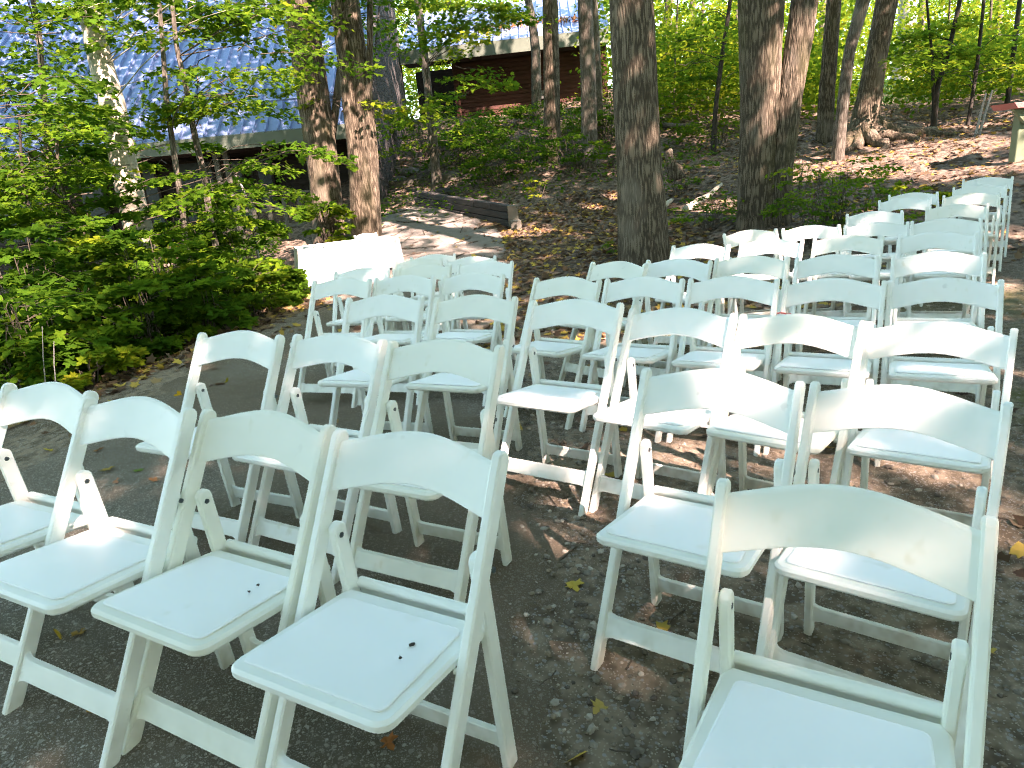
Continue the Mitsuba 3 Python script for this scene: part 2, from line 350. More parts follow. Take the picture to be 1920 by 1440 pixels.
V = np.stack([X, Y, ground(X, Y) + lift], -1).reshape(-1, 3)
F = quad_grid(len(px), len(py))[:, ::-1]
F = F[inside.reshape(-1)[F].any(1)]
m = trimesh.Trimesh(V, F, process=False); m.remove_unreferenced_vertices()
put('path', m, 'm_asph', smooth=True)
labels['path'] = {'label': 'worn grey asphalt path running back to the timber wall', 'category': 'path', 'kind': 'structure'}
on_path = lambda x, y: contains_xy(path_poly, x, y)
def floor_z(x, y): return ground(x, y) + np.where(on_path(x, y), .014, 0.0)


# ------------------------------------------------------------------ leaves
def leaf_shapes():
    ov = np.array([[0, 0, 0], [.28, .30, .05], [.34, .55, .05], [.2, .82, .02], [0, 1.05, -.04], [-.2, .82, .02], [-.34, .55, .05], [-.28, .30, .05], [0, .5, 0.0]], float)
    ovf = np.array([[8, i, i + 1] for i in range(7)] + [[8, 7, 0]])
    o = [(0, 0), (.16, .12), (.45, .10), (.38, .30), (.62, .48), (.40, .55), (.30, .60), (.14, .55), (.22, .78), (0, 1.05)]
    pts = o + [(-x, y) for x, y in o[-2:0:-1]]
    mp = np.array([[x, y, .10 * abs(x) - .06 * y * y] for x, y in pts] + [[0, .38, 0]], float)
    k = len(pts)
    mpf = np.array([[k, i, (i + 1) % k] for i in range(k)])
    lo = np.array([[0, 0, 0], [.45, .12, .05], [.36, .38, .03], [.58, .55, .07], [.2, .66, 0], [0, 1.05, -.06], [-.2, .66, 0], [-.58, .55, .07], [-.36, .38, .03], [-.45, .12, .05], [0, .4, -.01]], float)
    lof = np.array([[10, i, (i + 1) % 10] for i in range(10)])
    dia = np.array([[0, 0, 0], [.36, .45, .04], [0, 1, -.03], [-.36, .45, .04]], float)
    return {'ovate': (ov, ovf), 'maple': (mp, mpf), 'lobed': (lo, lof), 'diamond': (dia, np.array([[0, 1, 2], [0, 2, 3]]))}


SHAPES_L = leaf_shapes()


def leaves(shape, P, axis, normal, size, col):
    """one mesh of many leaves; returns (mesh, vertex colours)"""
    v, f = SHAPES_L[shape]
    P, axis, normal = (np.asarray(a, float) for a in (P, axis, normal))
    axis = axis / (np.linalg.norm(axis, axis=1, keepdims=True) + 1e-9)
    normal = normal - (normal * axis).sum(1, keepdims=True) * axis
    normal /= np.linalg.norm(normal, axis=1, keepdims=True) + 1e-9
    side = np.cross(axis, normal)
    s = np.broadcast_to(size, (len(P),))[:, None, None]
    W = P[:, None] + s * (v[None, :, :1] * side[:, None] + v[None, :, 1:2] * axis[:, None] + v[None, :, 2:] * normal[:, None])
    F = (f[None] + (np.arange(len(P)) * len(v))[:, None, None]).reshape(-1, 3)
    return trimesh.Trimesh(W.reshape(-1, 3), F, process=False), np.repeat(col, len(v), 0)


GREENS = np.array([[.052, .125, .012], [.085, .175, .014], [.140, .240, .016], [.235, .315, .02], [.36, .36, .025]])


def leaf_cols(n, r, mean=1.0, spread=.8, palette=GREENS):
    t = np.clip(r.normal(mean, spread, n), 0, len(palette) - 1.001)
    i = t.astype(int); w = (t - i)[:, None]
    return (palette[i] * (1 - w) + palette[i + 1] * w) * r.uniform(.8, 1.2, (n, 1))


def rand_dirs(n, r):
    d = r.normal(size=(n, 3)); return d / np.linalg.norm(d, axis=1, keepdims=True)


def spray(o, d, L, r, nl, size, droop=.25, flat=.3):
    """a leafy branch from o along d: (branch polyline, leaf points, axes, normals)"""
    d = d / np.linalg.norm(d)
    s = np.linspace(0, 1, 6)
    P = o + d * (s * L)[:, None] + np.array([0, 0, 1.0]) * (L * (.12 * s - droop * s * s))[:, None] + r.normal(0, .02 * L, (6, 3)) * s[:, None]
    n = nl
    t = r.uniform(.15, 1.05, n) ** .8
    base = np.stack([np.interp(np.clip(t, 0, 1), s, P[:, k]) for k in range(3)], 1)
    side = np.cross(d, [0, 0, 1.0]); side /= np.linalg.norm(side) + 1e-9
    sg = r.choice([-1, 1], n)
    w = r.uniform(0.02, 1, n) * .42 * L * (1.15 - .75 * np.clip(t, 0, 1))
    off = side * (sg * w)[:, None] + d * (.45 * w)[:, None]
    Q = base + off + np.stack([r.normal(0, .03 * L, n), r.normal(0, .03 * L, n), -.18 * w + r.normal(0, .025 * L, n)], 1)
    ax = side * (sg * .8)[:, None] + d * .7 + r.normal(0, .35, (n, 3)) + np.array([0, 0, -.25])
    nm = np.array([0, 0, 1.0]) + r.normal(0, flat, (n, 3))
    return P, Q, ax, nm

# ------------------------------------------------------------------ folding chairs
S_, H_, HW, TH = 0.560, 0.764, 0.2225, 0.022


def yz_extrude(poly, x0, t, b=.004):
    """a side profile drawn in (y, z), extruded along x from x0"""
    m = bevel_extrude(poly, t, b)
    v = m.vertices
    m.vertices = np.stack([v[:, 2] + x0, v[:, 0], v[:, 1]], -1)
    return m


def post_poly():
    r = .0205
    zt = H_ - r * .95
    p = LineString([(S_ * -.1, -.1), (S_ * zt + .002, zt)]).buffer(r, quad_segs=8)
    return p.intersection(sbox(-1, 0, 1, 2)).segmentize(.06)


def rear_poly():
    p = LineString([(.378 + .0785 * .05, -.05), (.337, .556)]).buffer(.0205, quad_segs=8)
    return p.intersection(sbox(-1, 0.0, 1, 2)).segmentize(.06)


def backrest():
    nu, nv, th = 33, 9, .013
    u = np.linspace(-1, 1, nu)
    arch = .5 * (.55 * (1 - u * u) + .45 * (1 + np.cos(np.pi * u)) / 2) * 2
    zt, zb = .7395 + .031 * arch, .640 + .030 * arch
    w = np.linspace(0, 1, nv)
    ease = np.array([0, .025, .09, .3, .5, .7, .91, .975, 1])
    Zg = zb[None] + (zt - zb)[None] * ease[:, None]
    inset = np.array([.45, .12, 0, 0, 0, 0, 0, .12, .45])[:, None] * th
    yc = S_ * Zg - .007 + .020 * (1 - u * u)[None]
    xs = np.broadcast_to(u * (HW - TH + .004), Zg.shape)
    fr = np.stack([xs, yc + inset, Zg], -1); bk = np.stack([xs, yc + th - inset, Zg], -1)
    V = np.vstack([fr.reshape(-1, 3), bk[::-1].reshape(-1, 3)])
    return trimesh.Trimesh(V, quad_grid(2 * nv, nu).tolist() + [[a, b, c] for a, b, c in _close(nv, nu)], process=False)


def _close(nv, nu):
    out = []
    last = (2 * nv - 1) * nu
    for j in range(nu - 1):
        out += [(last + j, last + j + 1, j + 1), (last + j, j + 1, j)]
    return out


def slab(poly, z_of_y, t, b):
    m = bevel_extrude(poly, t, b)
    v = m.vertices.copy(); v[:, 2] += z_of_y(v[:, 1]) - t
    m.vertices = v
    return m


seat_z = lambda y: .441 - .115 * y
seat_poly = Polygon([(-.195, .0), (.195, .0), (.190, .345), (-.190, .345)]).buffer(-.034).buffer(.034, quad_segs=6).union(sbox(-.186, .2, .186, .345)).segmentize(.06)
cush_poly = Polygon([(-.172, .024), (.172, .024), (.158, .300), (-.158, .300)]).buffer(-.018).buffer(.018, quad_segs=4).segmentize(.02)


def cushion(seed=1):
    r = np.random.default_rng(seed)
    p = np.array(cush_poly.exterior.coords)[:-1]
    if not cush_poly.exterior.is_ccw: p = p[::-1]
    c = p.mean(0)
    rings, prof = [], [(.962, -.001), (.978, .0022), (.996, .0030), (1.003, .0046), (.998, .0062), (.983, .0072), (.95, .0080), (.85, .0088), (.5, .0105), (.2, .011)]
    for s, z in prof:
        q = c + (p - c) * s
        rings.append(np.c_[q, seat_z(q[:, 1]) + z + .0010 * (meshkit.noise(np.c_[q * 16, q[:, 0] * 0 + seed]) - .5)])
    k = len(p)
    V = np.vstack(rings + [[[c[0], c[1], seat_z(c[1]) + .011]]])
    F = quad_grid(len(prof), k, True).tolist() + [[(len(prof) - 1) * k + i, (len(prof) - 1) * k + (i + 1) % k, len(prof) * k] for i in range(k)]
    return trimesh.Trimesh(V, F, process=False)


def stretcher(z0, z1, x, ycf, t, flare):
    """front view with flared ends, laid on the slope of its legs"""
    p = Polygon([(-x, z0 - flare), (-x + flare, z0 - .003), (-x + 2.2 * flare, z0), (x - 2.2 * flare, z0), (x - flare, z0 - .003), (x, z0 - flare), (x, z1 + flare), (x - flare, z1 + .003), (x - 2.2 * flare, z1), (-x + 2.2 * flare, z1), (-x + flare, z1 + .003), (-x, z1 + flare)])
    m = bevel_extrude(p, t, .003)
    v = m.vertices
    m.vertices = np.stack([v[:, 0], ycf(v[:, 1]) + t / 2 - v[:, 2], v[:, 1]], -1)
    return m


def cyl_x(y, z, x0, x1, r, n=12):
    return tube([(x0, y, z), (x1, y, z)], r, n)


_pp, _rp = post_poly(), rear_poly()
XR = HW - TH - .004
rail = tube([(-XR + .02, .372, .402), (XR - .02, .372, .402)], .0135, 14)
lip = box(-XR + .0215, XR - .0215, .366, .377, .335, .3935, .002)
CHAIR = {'post': [yz_extrude(_pp, -HW, TH), yz_extrude(_pp, HW - TH, TH)], 'rear_leg': [yz_extrude(_rp, -XR, .0215), yz_extrude(_rp, XR - .0215, .0215)],
         'backrest': [backrest()], 'seat': [slab(seat_poly, seat_z, .026, .007)], 'seat_rail': [rail], 'seat_back_board': [lip],
         'front_stretcher': [stretcher(.098, .146, HW - TH + .003, lambda z: S_ * z - .002, .017, .012)],
         'rear_stretcher': [stretcher(.050, .098, XR - .019, lambda z: .378 - .0785 * z + .004, .017, .011)]}
bolts = [cyl_x(.337, .545, -XR + .0205, -XR + .0225, .0068), cyl_x(.337, .545, HW - .002, HW + .0016, .0062), cyl_x(.337, .545, -HW - .0016, -HW + .002, .0062), cyl_x(.337, .545, XR - .0225, XR - .0205, .0068)]
pins = [cyl_x(S_ * .386, .386, -HW - .0015, -.188, .0065), cyl_x(S_ * .386, .386, .188, HW + .0015, .0065)]
PLY = {}
for k, ms in CHAIR.items():
    for i, m in enumerate(ms):
        PLY[k + (f'_{i:03d}' if i else '')] = mikit.ply(m, 'm_resin', smooth=35)
for i, m in enumerate(bolts): PLY['bolt' + (f'_{i:03d}' if i else '')] = mikit.ply(m, 'm_bolt', smooth=35)
for i, m in enumerate(pins): PLY['pivot_pin' + (f'_{i:03d}' if i else '')] = mikit.ply(m, 'm_resin', smooth=35)
CUSH = [mikit.ply(cushion(s), 'm_vinyl', smooth=40) for s in range(5)]

ORD = {1: 'first', 2: 'second', 3: 'third', 4: 'fourth', 5: 'fifth', 6: 'sixth', 7: 'seventh', 8: 'eighth', 9: 'ninth', 10: 'tenth', 11: 'eleventh'}
ROWS = {}
for c in CH: ROWS.setdefault(c[0][:-1], []).append(c[0])
SPECIAL = {'L1d': 'nearest white folding chair of the left block, with two dark crumbs on its seat cushion', 'R1d': 'nearest white folding chair of all, alone in the front row at bottom right',
           'L1a': 'white folding chair cut off by the left edge, a sun patch on its backrest', 'R6b': 'white folding chair lit dazzling white by the sun beside the thickest trunk',
           'R11e': 'farthest white folding chair of the right block, backrest highest in the photo', 'L7d': 'farthest white folding chair of the left block, just right of the cloth-covered table'}
jit = np.random.default_rng(8)
for n, x, y, z, a in CH:
    key = newkey('folding_chair')
    z = float(np.mean([floor_z(x + q[0], y + q[1]) for q in (rotz([lx, ly, 0], a) for lx, ly in ((-.21, 0), (.21, 0), (-.19, .378), (.19, .378)))])) - .004 if n == 'L1a' else z
    M = T().translate([x, y, z - .004]).rotate([0, 0, 1], math.degrees(a)).rotate([1, 0, 0], float(jit.normal(0, .35))).rotate([0, 1, 0], float(jit.normal(0, .25)))
    vb = RESIN[(len(labels) * 5 + 2) % 7]
    for k, d in PLY.items(): scene[f'{key}__{k}'] = {**d, 'to_world': M, **({} if k.startswith('bolt') else {'bsdf': {'type': 'ref', 'id': vb}})}
    scene[f'{key}__cushion'] = {**CUSH[(len(labels) * 7) % 5], 'to_world': M}
    row = ROWS[n[:-1]]; i = row.index(n); side = 'left' if n[0] == 'L' else 'right'; rn = int(n[1:-1])
    where = f'in the {side} block, {ORD[rn]} row from the front' if rn > 1 else f'in the {side} front row'
    if len(row) == 1: pos = 'single visible chair'
    elif i == 0: pos = 'leftmost visible chair'
    elif i == len(row) - 1: pos = 'rightmost chair'
    else: pos = f'{ORD[i + 1]} from the left'
    tag(key, SPECIAL.get(n, f'white folding chair, {pos} {where}'), 'chair', 'white folding chairs set out in rows')
key = newkey('folding_chair')
p = at(706, 440, 12.2); zc = float(ground(p[0], p[1]))
p[2] = p[2] - .75
M = T().translate([float(p[0]), float(p[1]), float(p[2])]).rotate([0, 0, 1], 38)
for k, d in PLY.items(): scene[f'{key}__{k}'] = {**d, 'to_world': M}
scene[f'{key}__cushion'] = {**CUSH[0], 'to_world': M}
tag(key, 'white folding chair half hidden behind the cloth-covered table', 'chair')

# ribbon on a post, crumbs on two cushions
c = dict((q[0], q) for q in CH)


def chair_pt(n, l):
    q = rotz(l, c[n][4]); return np.array([c[n][1], c[n][2], c[n][3] - .004]) + q


rb = [chair_pt('R4d', l) for l in ((-.228, S_ * .62 - .026, .622), (-.21, S_ * .62 - .028, .626), (-.196, S_ * .62 - .027, .624), (-.185, S_ * .615 - .02, .618), (-.170, S_ * .61 - .03, .610), (-.150, S_ * .61 - .035, .607))]
put('ribbon', join([tube(rb, .0028, 6), tube([rb[3], rb[3] + [0.012, -.02, .006], rb[3] + [.03, -.03, -.006]], .0025, 6)]), 'm_red')
tag('ribbon', 'thin red ribbon tied round a chair post in the right block', 'ribbon')
for n, lx, ly, s, rz, lab in (('L1d', .105, .205, .0075, .4, 'larger dark crumb on the cushion of the nearest left chair'), ('L1d', .112, .160, .0048, 1.2, 'smaller dark crumb on the cushion of the nearest left chair'),
                              ('L1c', .105, .235, .0045, .2, 'rear dark crumb on the second nearest left chair'), ('L1c', .112, .205, .0052, 2., 'front dark crumb on the second nearest left chair')):
    m = trimesh.creation.icosphere(1, 1.0); m.vertices *= [s, s * .55, s * .25]; m.vertices += (meshkit.noise(m.vertices * 400)[:, None] - .5) * .003
    q = chair_pt(n, [lx, ly, seat_z(ly) + .0125]); m.vertices = rotz(m.vertices, rz) + q
    k = put(newkey('crumb'), m, 'm_darktwig'); tag(k, lab, 'crumb')

# ------------------------------------------------------------------ table under a white cloth
A, B = at(560, 468, 10.3), at(746, 447, 10.8)
e = (B - A)[:2]; L = float(np.linalg.norm(e)); e /= L; nrm = np.array([-e[1], e[0]])
tz = float((A[2] + B[2]) / 2)
TA = math.atan2(e[1], e[0])
TM = np.array([A[0], A[1], 0.0])


def tab(p): return rotz(np.asarray(p, float), TA) + TM


key = newkey('table')
g0 = float(ground(*(tab([L / 2, .38, 0])[:2])))
m = box(0, L, 0, .76, tz - .035, tz - .006); m.vertices = tab(m.vertices); put(key + '__tabletop', m, 'm_palepost')
for lx, ly in ((.2, .1), (L - .2, .1), (.2, .66), (L - .2, .66)):
    b = tab([lx, ly, 0]); gz = float(ground(b[0], b[1]))
    put(key + '__leg', tube([(b[0], b[1], gz - .01), (b[0], b[1], tz - .03)], .014, 10), 'm_bolt')
tag(key, 'folding table under the long white cloth at the back of the left block', 'table')
# cloth: top sheet and skirt as one grid
nx, ns = 140, 34
per = np.array([(0, 0), (L, 0), (L, .76), (0, .76)])
ring = np.array(Polygon(per).buffer(.012, quad_segs=6).segmentize(.03).exterior.coords)[:-1]
if not Polygon(ring).exterior.is_ccw: ring = ring[::-1]
k = len(ring); cen = np.array([L / 2, .38])
s_len = np.r_[0, np.cumsum(np.linalg.norm(np.diff(ring, axis=0), axis=1))]
out = np.roll(ring, -1, 0) - np.roll(ring, 1, 0); out = np.stack([out[:, 1], -out[:, 0]], 1); out /= np.linalg.norm(out, axis=1, keepdims=True)
rows = []
for s in (0.02, .5, .9, .985):
    q = cen + (ring - cen) * s; rows.append(np.c_[q, np.full(k, tz + .001)])
drop = np.full(k, .0)
gz = np.array([float(ground(*tab([a, b, 0])[:2])) for a, b in ring])
hem = .05 + .05 * meshkit.noise(np.c_[s_len * 3, s_len * 0, s_len * 0])
hem = hem + .30 * np.exp(-((ring[:, 0] - 0.0) ** 2 + (ring[:, 1]) ** 2) / .05) * 0 + np.where(ring[:, 1] < .0, .10 * (1 - np.clip(ring[:, 0] / .5, 0, 1)), 0)
for d in np.linspace(0, 1, ns):
    fold = (np.sin(s_len * 19 + 2.2 * np.sin(s_len * 4)) * .022 + np.sin(s_len * 41 + 1) * .007) * d
    fold *= .12 + 1.0 * np.exp(-((ring[:, 0] - L) / .3) ** 2)
    o = .006 + fold + .03 * d + .05 * d * np.exp(-((ring[:, 0]) / .25) ** 2)
    zz = tz - (tz - gz - hem) * d - .004 * (d > 0)
    rows.append(np.c_[ring + out * o[:, None], zz])
V = tab(np.vstack(rows))
put('tablecloth', trimesh.Trimesh(V, quad_grid(len(rows), k, True), process=False), 'm_cloth', smooth=True)
tag('tablecloth', 'long white cloth draped over the table, its left end in sun', 'tablecloth')
q = on_ground(575, 548, 9.8)
rr = np.random.default_rng(3); gxx, gyy = np.meshgrid(np.linspace(-.22, .22, 16), np.linspace(-.1, .1, 10), indexing='ij')
V = np.stack([q[0] + gxx, q[1] + gyy, floor_z(q[0] + gxx, q[1] + gyy) + .015 + .07 * meshkit.noise(np.stack([gxx * 14, gyy * 14, gxx * 0], -1))], -1).reshape(-1, 3)
put('cloth_scrap', trimesh.Trimesh(V, quad_grid(16, 10), process=False), 'm_cloth', smooth=True)
tag('cloth_scrap', 'crumpled pale cloth lying on the ground at the left end of the table', 'cloth')

# ------------------------------------------------------------------ houses
def plane_quad(O, U, W, u0, u1, w0, w1, Nn, t, b=.004):
    """a flat box: O + u U + w W, thickness t along Nn"""
    m = box(u0, u1, w0, w1, 0, t, b)
    v = m.vertices
    m.vertices = O + v[:, :1] * U + v[:, 1:2] * W + v[:, 2:] * Nn
    return m


def roof(key, E0, E1, run, pitch, npan, deb=False):
    """standing-seam roof rising from the eave E0-E1"""
    U = E1 - E0; Lr = np.linalg.norm(U); U = U / Lr
    back = np.cross([0, 0, 1.0], U); back /= np.linalg.norm(back)
    W = back * math.cos(pitch) + np.array([0, 0, 1.0]) * math.sin(pitch)
    Nn = np.cross(U, W)
    put(key, plane_quad(E0 - Nn * .08, U, W, -.05, Lr + .05, -.05, run, Nn, .07), 'm_fascia')
    w = Lr / npan
    for i in range(npan):
        sheet = plane_quad(E0, U, W, i * w + .004, (i + 1) * w - .014, -.06, run, Nn, .006, .001)
        seam = plane_quad(E0 + Nn * .0, U, W, (i + 1) * w - .017, (i + 1) * w + .007, -.06, run, Nn, .075, .002)
        put(key + '__panel', join([sheet, seam]), 'm_roof', smooth=False)
    return U, back, W, Nn, Lr


# the near house at the left: eave, porch, gable wall of dark boards
D1 = 17.6
E0, E1 = at(-330, 300, D1), at(684, 227, D1 - .2)
E0[2] = E1[2]
h = 'cabin'
U, back, W, Nn, Lr = roof(h + '__roof', E0, E1, 9.5, math.radians(38), 44)
fz = .33
put(h + '__snow_guard', plane_quad(E0 + Nn * .08, U, W, 8.2, Lr - .1, 1.02, 1.07, Nn, .05), 'm_roof', smooth=False)
rr = np.random.default_rng(6)
P = E0 + U * np.r_[rr.uniform(11.7, 12.9, 110), rr.uniform(0, Lr, 160)][:, None] + W * np.r_[1.1 + np.abs(rr.normal(0, .06, 110)), rr.uniform(0, 7, 160)][:, None] + Nn * rr.uniform(.02, .10, 270)[:, None]
mm, cc = leaves('diamond', P, rand_dirs(270, rr), rand_dirs(270, rr) * .4 + Nn, rr.uniform(.06, .12, 270), np.array([(.16, .07, .03), (.12, .06, .04), (.26, .16, .07)])[rr.integers(0, 3, 270)])
put(h + '__leaf_litter', mm, 'm_deadleaf', color=cc, smooth=False); labels[h + '__leaf_litter'] = {'kind': 'stuff'}
put(h + '__fascia', plane_quad(E0 + np.array([0, 0, -.02 - fz]) - back * .0, U, np.array([0, 0, 1.0]), 0, Lr, 0, fz, -back, .05), 'm_fascia')
put(h + '__soffit', plane_quad(E0 + np.array([0, 0, -.30]) + back * .06, U, back, 0, Lr, 0, 2.6, np.array([0, 0, 1.0]), .03), 'm_darkwood')
base_z = float(min(ground(E1[0], E1[1]), E1[2] - 2.7)) - .4
put(h + '__wall', plane_quad(E0 * [1, 1, 0] + [0, 0, base_z] + back * 2.6, U, np.array([0, 0, 1.0]), 0, Lr, 0, E1[2] - base_z - .3, back, .2), 'm_darkwood')
# courses on the porch wall
cs = [plane_quad(E0 * [1, 1, 0] + [0, 0, base_z + .02 + .18 * i] + back * 2.575, U, np.array([0, 0, 1.0]), 0, Lr - .02, 0, .17, back, .03, .006) for i in range(int((E1[2] - base_z - .35) / .18))]
put(h + '__wall__siding', join(cs), 'm_darkwood', smooth=False); labels[h + '__wall__siding'] = {'kind': 'stuff'}
# windows and pale posts on the left part
for u0, u1, z0, z1 in ((4.4, 5.0, -2.1, -.6), (6.2, 6.52, -2.0, -.45), (7.2, 8.1, -2.0, -.45), (8.46, 8.9, -2.1, -.5), (9.35, 9.7, -2.1, -.5), (2.0, 3.6, -2.1, -.6)):
    o = E0 + np.array([0, 0, z0]) + back * 2.45
    k = put(h + '__window', plane_quad(o, U, np.array([0, 0, 1.0]), u0 - .06, u1 + .06, -.06, z1 - z0 + .06, -back, .03), 'm_darkwood')
    put(k + '__pane', plane_quad(o - back * .032, U, np.array([0, 0, 1.0]), u0, u1, 0, z1 - z0, -back, .01), 'm_panel')
for uu, zz in ((6.58, 2.6), (8.95, 2.6), (9.2, 2.6)):
    o = E0 + np.array([0, 0, -.34 - zz]) + back * .5
    put(h + '__porch_post', plane_quad(o, U, np.array([0, 0, 1.0]), uu, uu + .13, 0, zz, back, .13), 'm_palepost' if uu < 8 else 'm_rail')
# gable wall of vertical boards at the right end, receding
gA = E1 + U * .12; gA[2] = 0
rise = math.tan(math.radians(38))
run_b = 7.2
nb = 44; bw = run_b / nb
gw = Polygon([(0, -1.0), (run_b, -1.0), (run_b, E1[2] + rise * 5.5), (5.6, E1[2] + rise * 5.9), (0, E1[2] + .25)])
m = bevel_extrude(gw.segmentize(3), .16, .01); v = m.vertices
m.vertices = gA + v[:, :1] * back + v[:, 1:2] * np.array([0, 0, 1.0]) - v[:, 2:] * U
put(h + '__gable_wall', m, 'm_siding', smooth=False)
bb = []
for i in range(nb):
    t = (i + .1) * bw
    top = np.interp(t, [0, 5.6, run_b], [E1[2] + .22, E1[2] + rise * 5.9 - .03, E1[2] + rise * 5.5 - .03])
    bb.append(plane_quad(gA + back * t, back, np.array([0, 0, 1.0]), 0, bw * .45, -.9, top, U, .045, .004))
put(h + '__gable_wall__batten', join(bb), 'm_siding', smooth=False); labels[h + '__gable_wall__batten'] = {'kind': 'stuff'}
tag(h, 'dark cabin with blue-grey metal roof, deep porch and board gable at the left', 'house')

# upper house, farther up the slope
D2 = 24.0
E0, E1 = at(748, 95, D2), at(1140, 52, D2 - .6)
E0[2] = E1[2] = (E0[2] + E1[2]) / 2
h = 'lodge'
U, back, W, Nn, Lr = roof(h + '__roof', E0, E1, 3.6, math.radians(27), 24)
put(h + '__fascia', plane_quad(E0 + np.array([0, 0, -.42]), U, np.array([0, 0, 1.0]), 0, Lr, 0, .40, -back, .05), 'm_fascia')
put(h + '__soffit', plane_quad(E0 + np.array([0, 0, -.36]) + back * .06, U, back, 0, Lr, 0, 1.2, np.array([0, 0, 1.0]), .03), 'm_darkwood')
bz = E0[2] - 3.6
put(h + '__wall', plane_quad(E0 * [1, 1, 0] + [0, 0, bz] + back * 1.2, U, np.array([0, 0, 1.0]), 1.55, Lr, 0, 3.25, back, .2), 'm_redwood')
cs = [plane_quad(E0 * [1, 1, 0] + [0, 0, bz + .14 * i] + back * 1.17, U, np.array([0, 0, 1.0]), 1.56, Lr - .01, 0, .13, back, .035, .01) for i in range(23)]
put(h + '__wall__log', join(cs), 'm_redwood', smooth=False); labels[h + '__wall__log'] = {'kind': 'stuff'}
put(h + '__side_wall', plane_quad(E0 * [1, 1, 0] + [0, 0, bz] + back * 2.4, U, np.array([0, 0, 1.0]), 0, 1.6, 0, 3.25, back, .2), 'm_darkwood')
put(h + '__gable_end', plane_quad(E1 * [1, 1, 0] + [0, 0, bz] - U * .2, back, np.array([0, 0, 1.0]), 1.2, 3.4, 0, 4.0, U, .15), 'm_redwood')
put(h + '__vent', plane_quad(E0 + np.array([0, 0, -1.75]) + back * 1.12, U, np.array([0, 0, 1.0]), 4.35, 4.62, 0, .26, -back, .06), 'm_palepost')
put(h + '__corner_brace', plane_quad(E0 + np.array([0, 0, -2.3]) + back * 1.05, U, np.array([0, 0, 1.0]), 1.5, 1.66, 0, 1.9, -back, .1), 'm_redwood')
lit = []
rr = np.random.default_rng(5)
P = E0 + U * rr.uniform(2.6, Lr - .8, 260)[:, None] + W * (1.0 + rr.normal(0, .13, 260))[:, None] + Nn * rr.uniform(.02, .09, 260)[:, None]
cl = np.array([(.30, .13, .05), (.22, .10, .05), (.36, .2, .09)])[rr.integers(0, 3, 260)]
mm, cc = leaves('diamond', P, rand_dirs(260, rr), rand_dirs(260, rr), rr.uniform(.08, .16, 260), cl)
put(h + '__leaf_litter', mm, 'm_deadleaf', color=cc, smooth=False); labels[h + '__leaf_litter'] = {'kind': 'stuff'}
tag(h, 'reddish brown lodge up the slope with a grey metal roof and pale fascia', 'house')

# porch railing in front of the cabin
key = newkey('railing')
q0, q1 = at(455, 432, 16.9), at(600, 424, 16.7)
for i, t in enumerate(np.linspace(0, 1, 6)):
    b = q0 + (q1 - q0) * t
    put(key + '__post', box(b[0] - .045, b[0] + .045, b[1] - .045, b[1] + .045, b[2] - .3, b[2] + .80), 'm_rail')
d = (q1 - q0); Ld = np.linalg.norm(d); d /= Ld; nn = np.cross(d, [0, 0, 1.0])
for zz, hh in ((.78, .05), (.40, .07), (.02, .09)):
    put(key + '__rail', plane_quad(q0 + np.array([0, 0, zz]) - d * .1, d, np.array([0, 0, 1.0]), 0, Ld + .2, 0, hh, nn, .04), 'm_rail')
tag(key, 'low grey wooden railing in front of the dark cabin porch', 'railing')

# timber retaining walls
def timber_wall(P0, P1, h0, h1, n, lab, thick=.18, mat='m_timber', seed=0):
    r = np.random.default_rng(seed)
    key = newkey('retaining_wall')
    d = P1 - P0; Ld = float(np.hypot(d[0], d[1])); d3 = d / Ld
    nn = np.array([-d[1], d[0], 0]) / Ld
    hh = (h0 + h1) / 2 / n
    for i in range(n):
        cuts = [0] + sorted(r.uniform(.15, .85, 2) * Ld) + [Ld]
        for a, b in zip(cuts[:-1], cuts[1:]):
            o = P0 + np.array([0, 0, hh * i + .003 * r.normal()]) + nn * (.006 * r.normal() + .012 * i)
            put(key + '__timber', plane_quad(o, d3, np.array([0, 0, 1.0]), a + .004, b - .004, .003, hh - .004, nn, thick, .012), mat)
    tag(key, lab, 'wall')
    return key


P0, P1 = at(778, 396, 16.4), at(958, 433, 13.3)
k = timber_wall(P0 + [0, 0, -.08], P1 + [0, 0, -.08], .53, .53, 4, 'long dark timber retaining wall beside the path', seed=1)
for i, (u, v, dd) in enumerate(((957, 431, 13.25), (962, 440, 12.85))):
    b = at(u, v, dd); put(k + '__end_post', box(b[0] - .02, b[0] + .17, b[1] - .02, b[1] + .33, b[2] - .15, b[2] + (.44 if i == 0 else .24)), 'm_rail')
timber_wall(at(712, 372, 18.6) + [0, 0, -.1], at(798, 366, 18.4) + [0, 0, -.1], .52, .52, 4, 'short timber retaining wall at the end of the path below the board gable', seed=2, mat='m_rail')

# tray on a post at the right edge
key = newkey('bird_feeder')
b = at(1905, 300, 10.5); tp = at(1900, 214, 10.5)
zt = tp[2] + .05
put(key + '__post', box(b[0] - .07, b[0] + .07, b[1] - .07, b[1] + .07, b[2] - .2, zt - .02, .008), 'm_green')
tr = Polygon([(-.36, .10), (.36, .10), (.30, .02), (-.30, .02)])
m = bevel_extrude(tr.segmentize(.2), .5, .006); v = m.vertices
m.vertices = np.stack([b[0] + .05 + v[:, 0], b[1] - .25 + v[:, 2], zt + v[:, 1]], -1)
put(key + '__tray', m, 'm_tray')
br = Polygon([(-.24, .02), (.30, .02), (.08, -.20), (-.02, -.20)])
m = bevel_extrude(br.segmentize(.2), .06, .006); v = m.vertices
m.vertices = np.stack([b[0] + v[:, 0], b[1] - .14 + v[:, 2], zt + v[:, 1] - .003], -1)
put(key + '__bracket', m, 'm_green')
tag(key, 'dull red tray on a green post at the right edge', 'feeder')

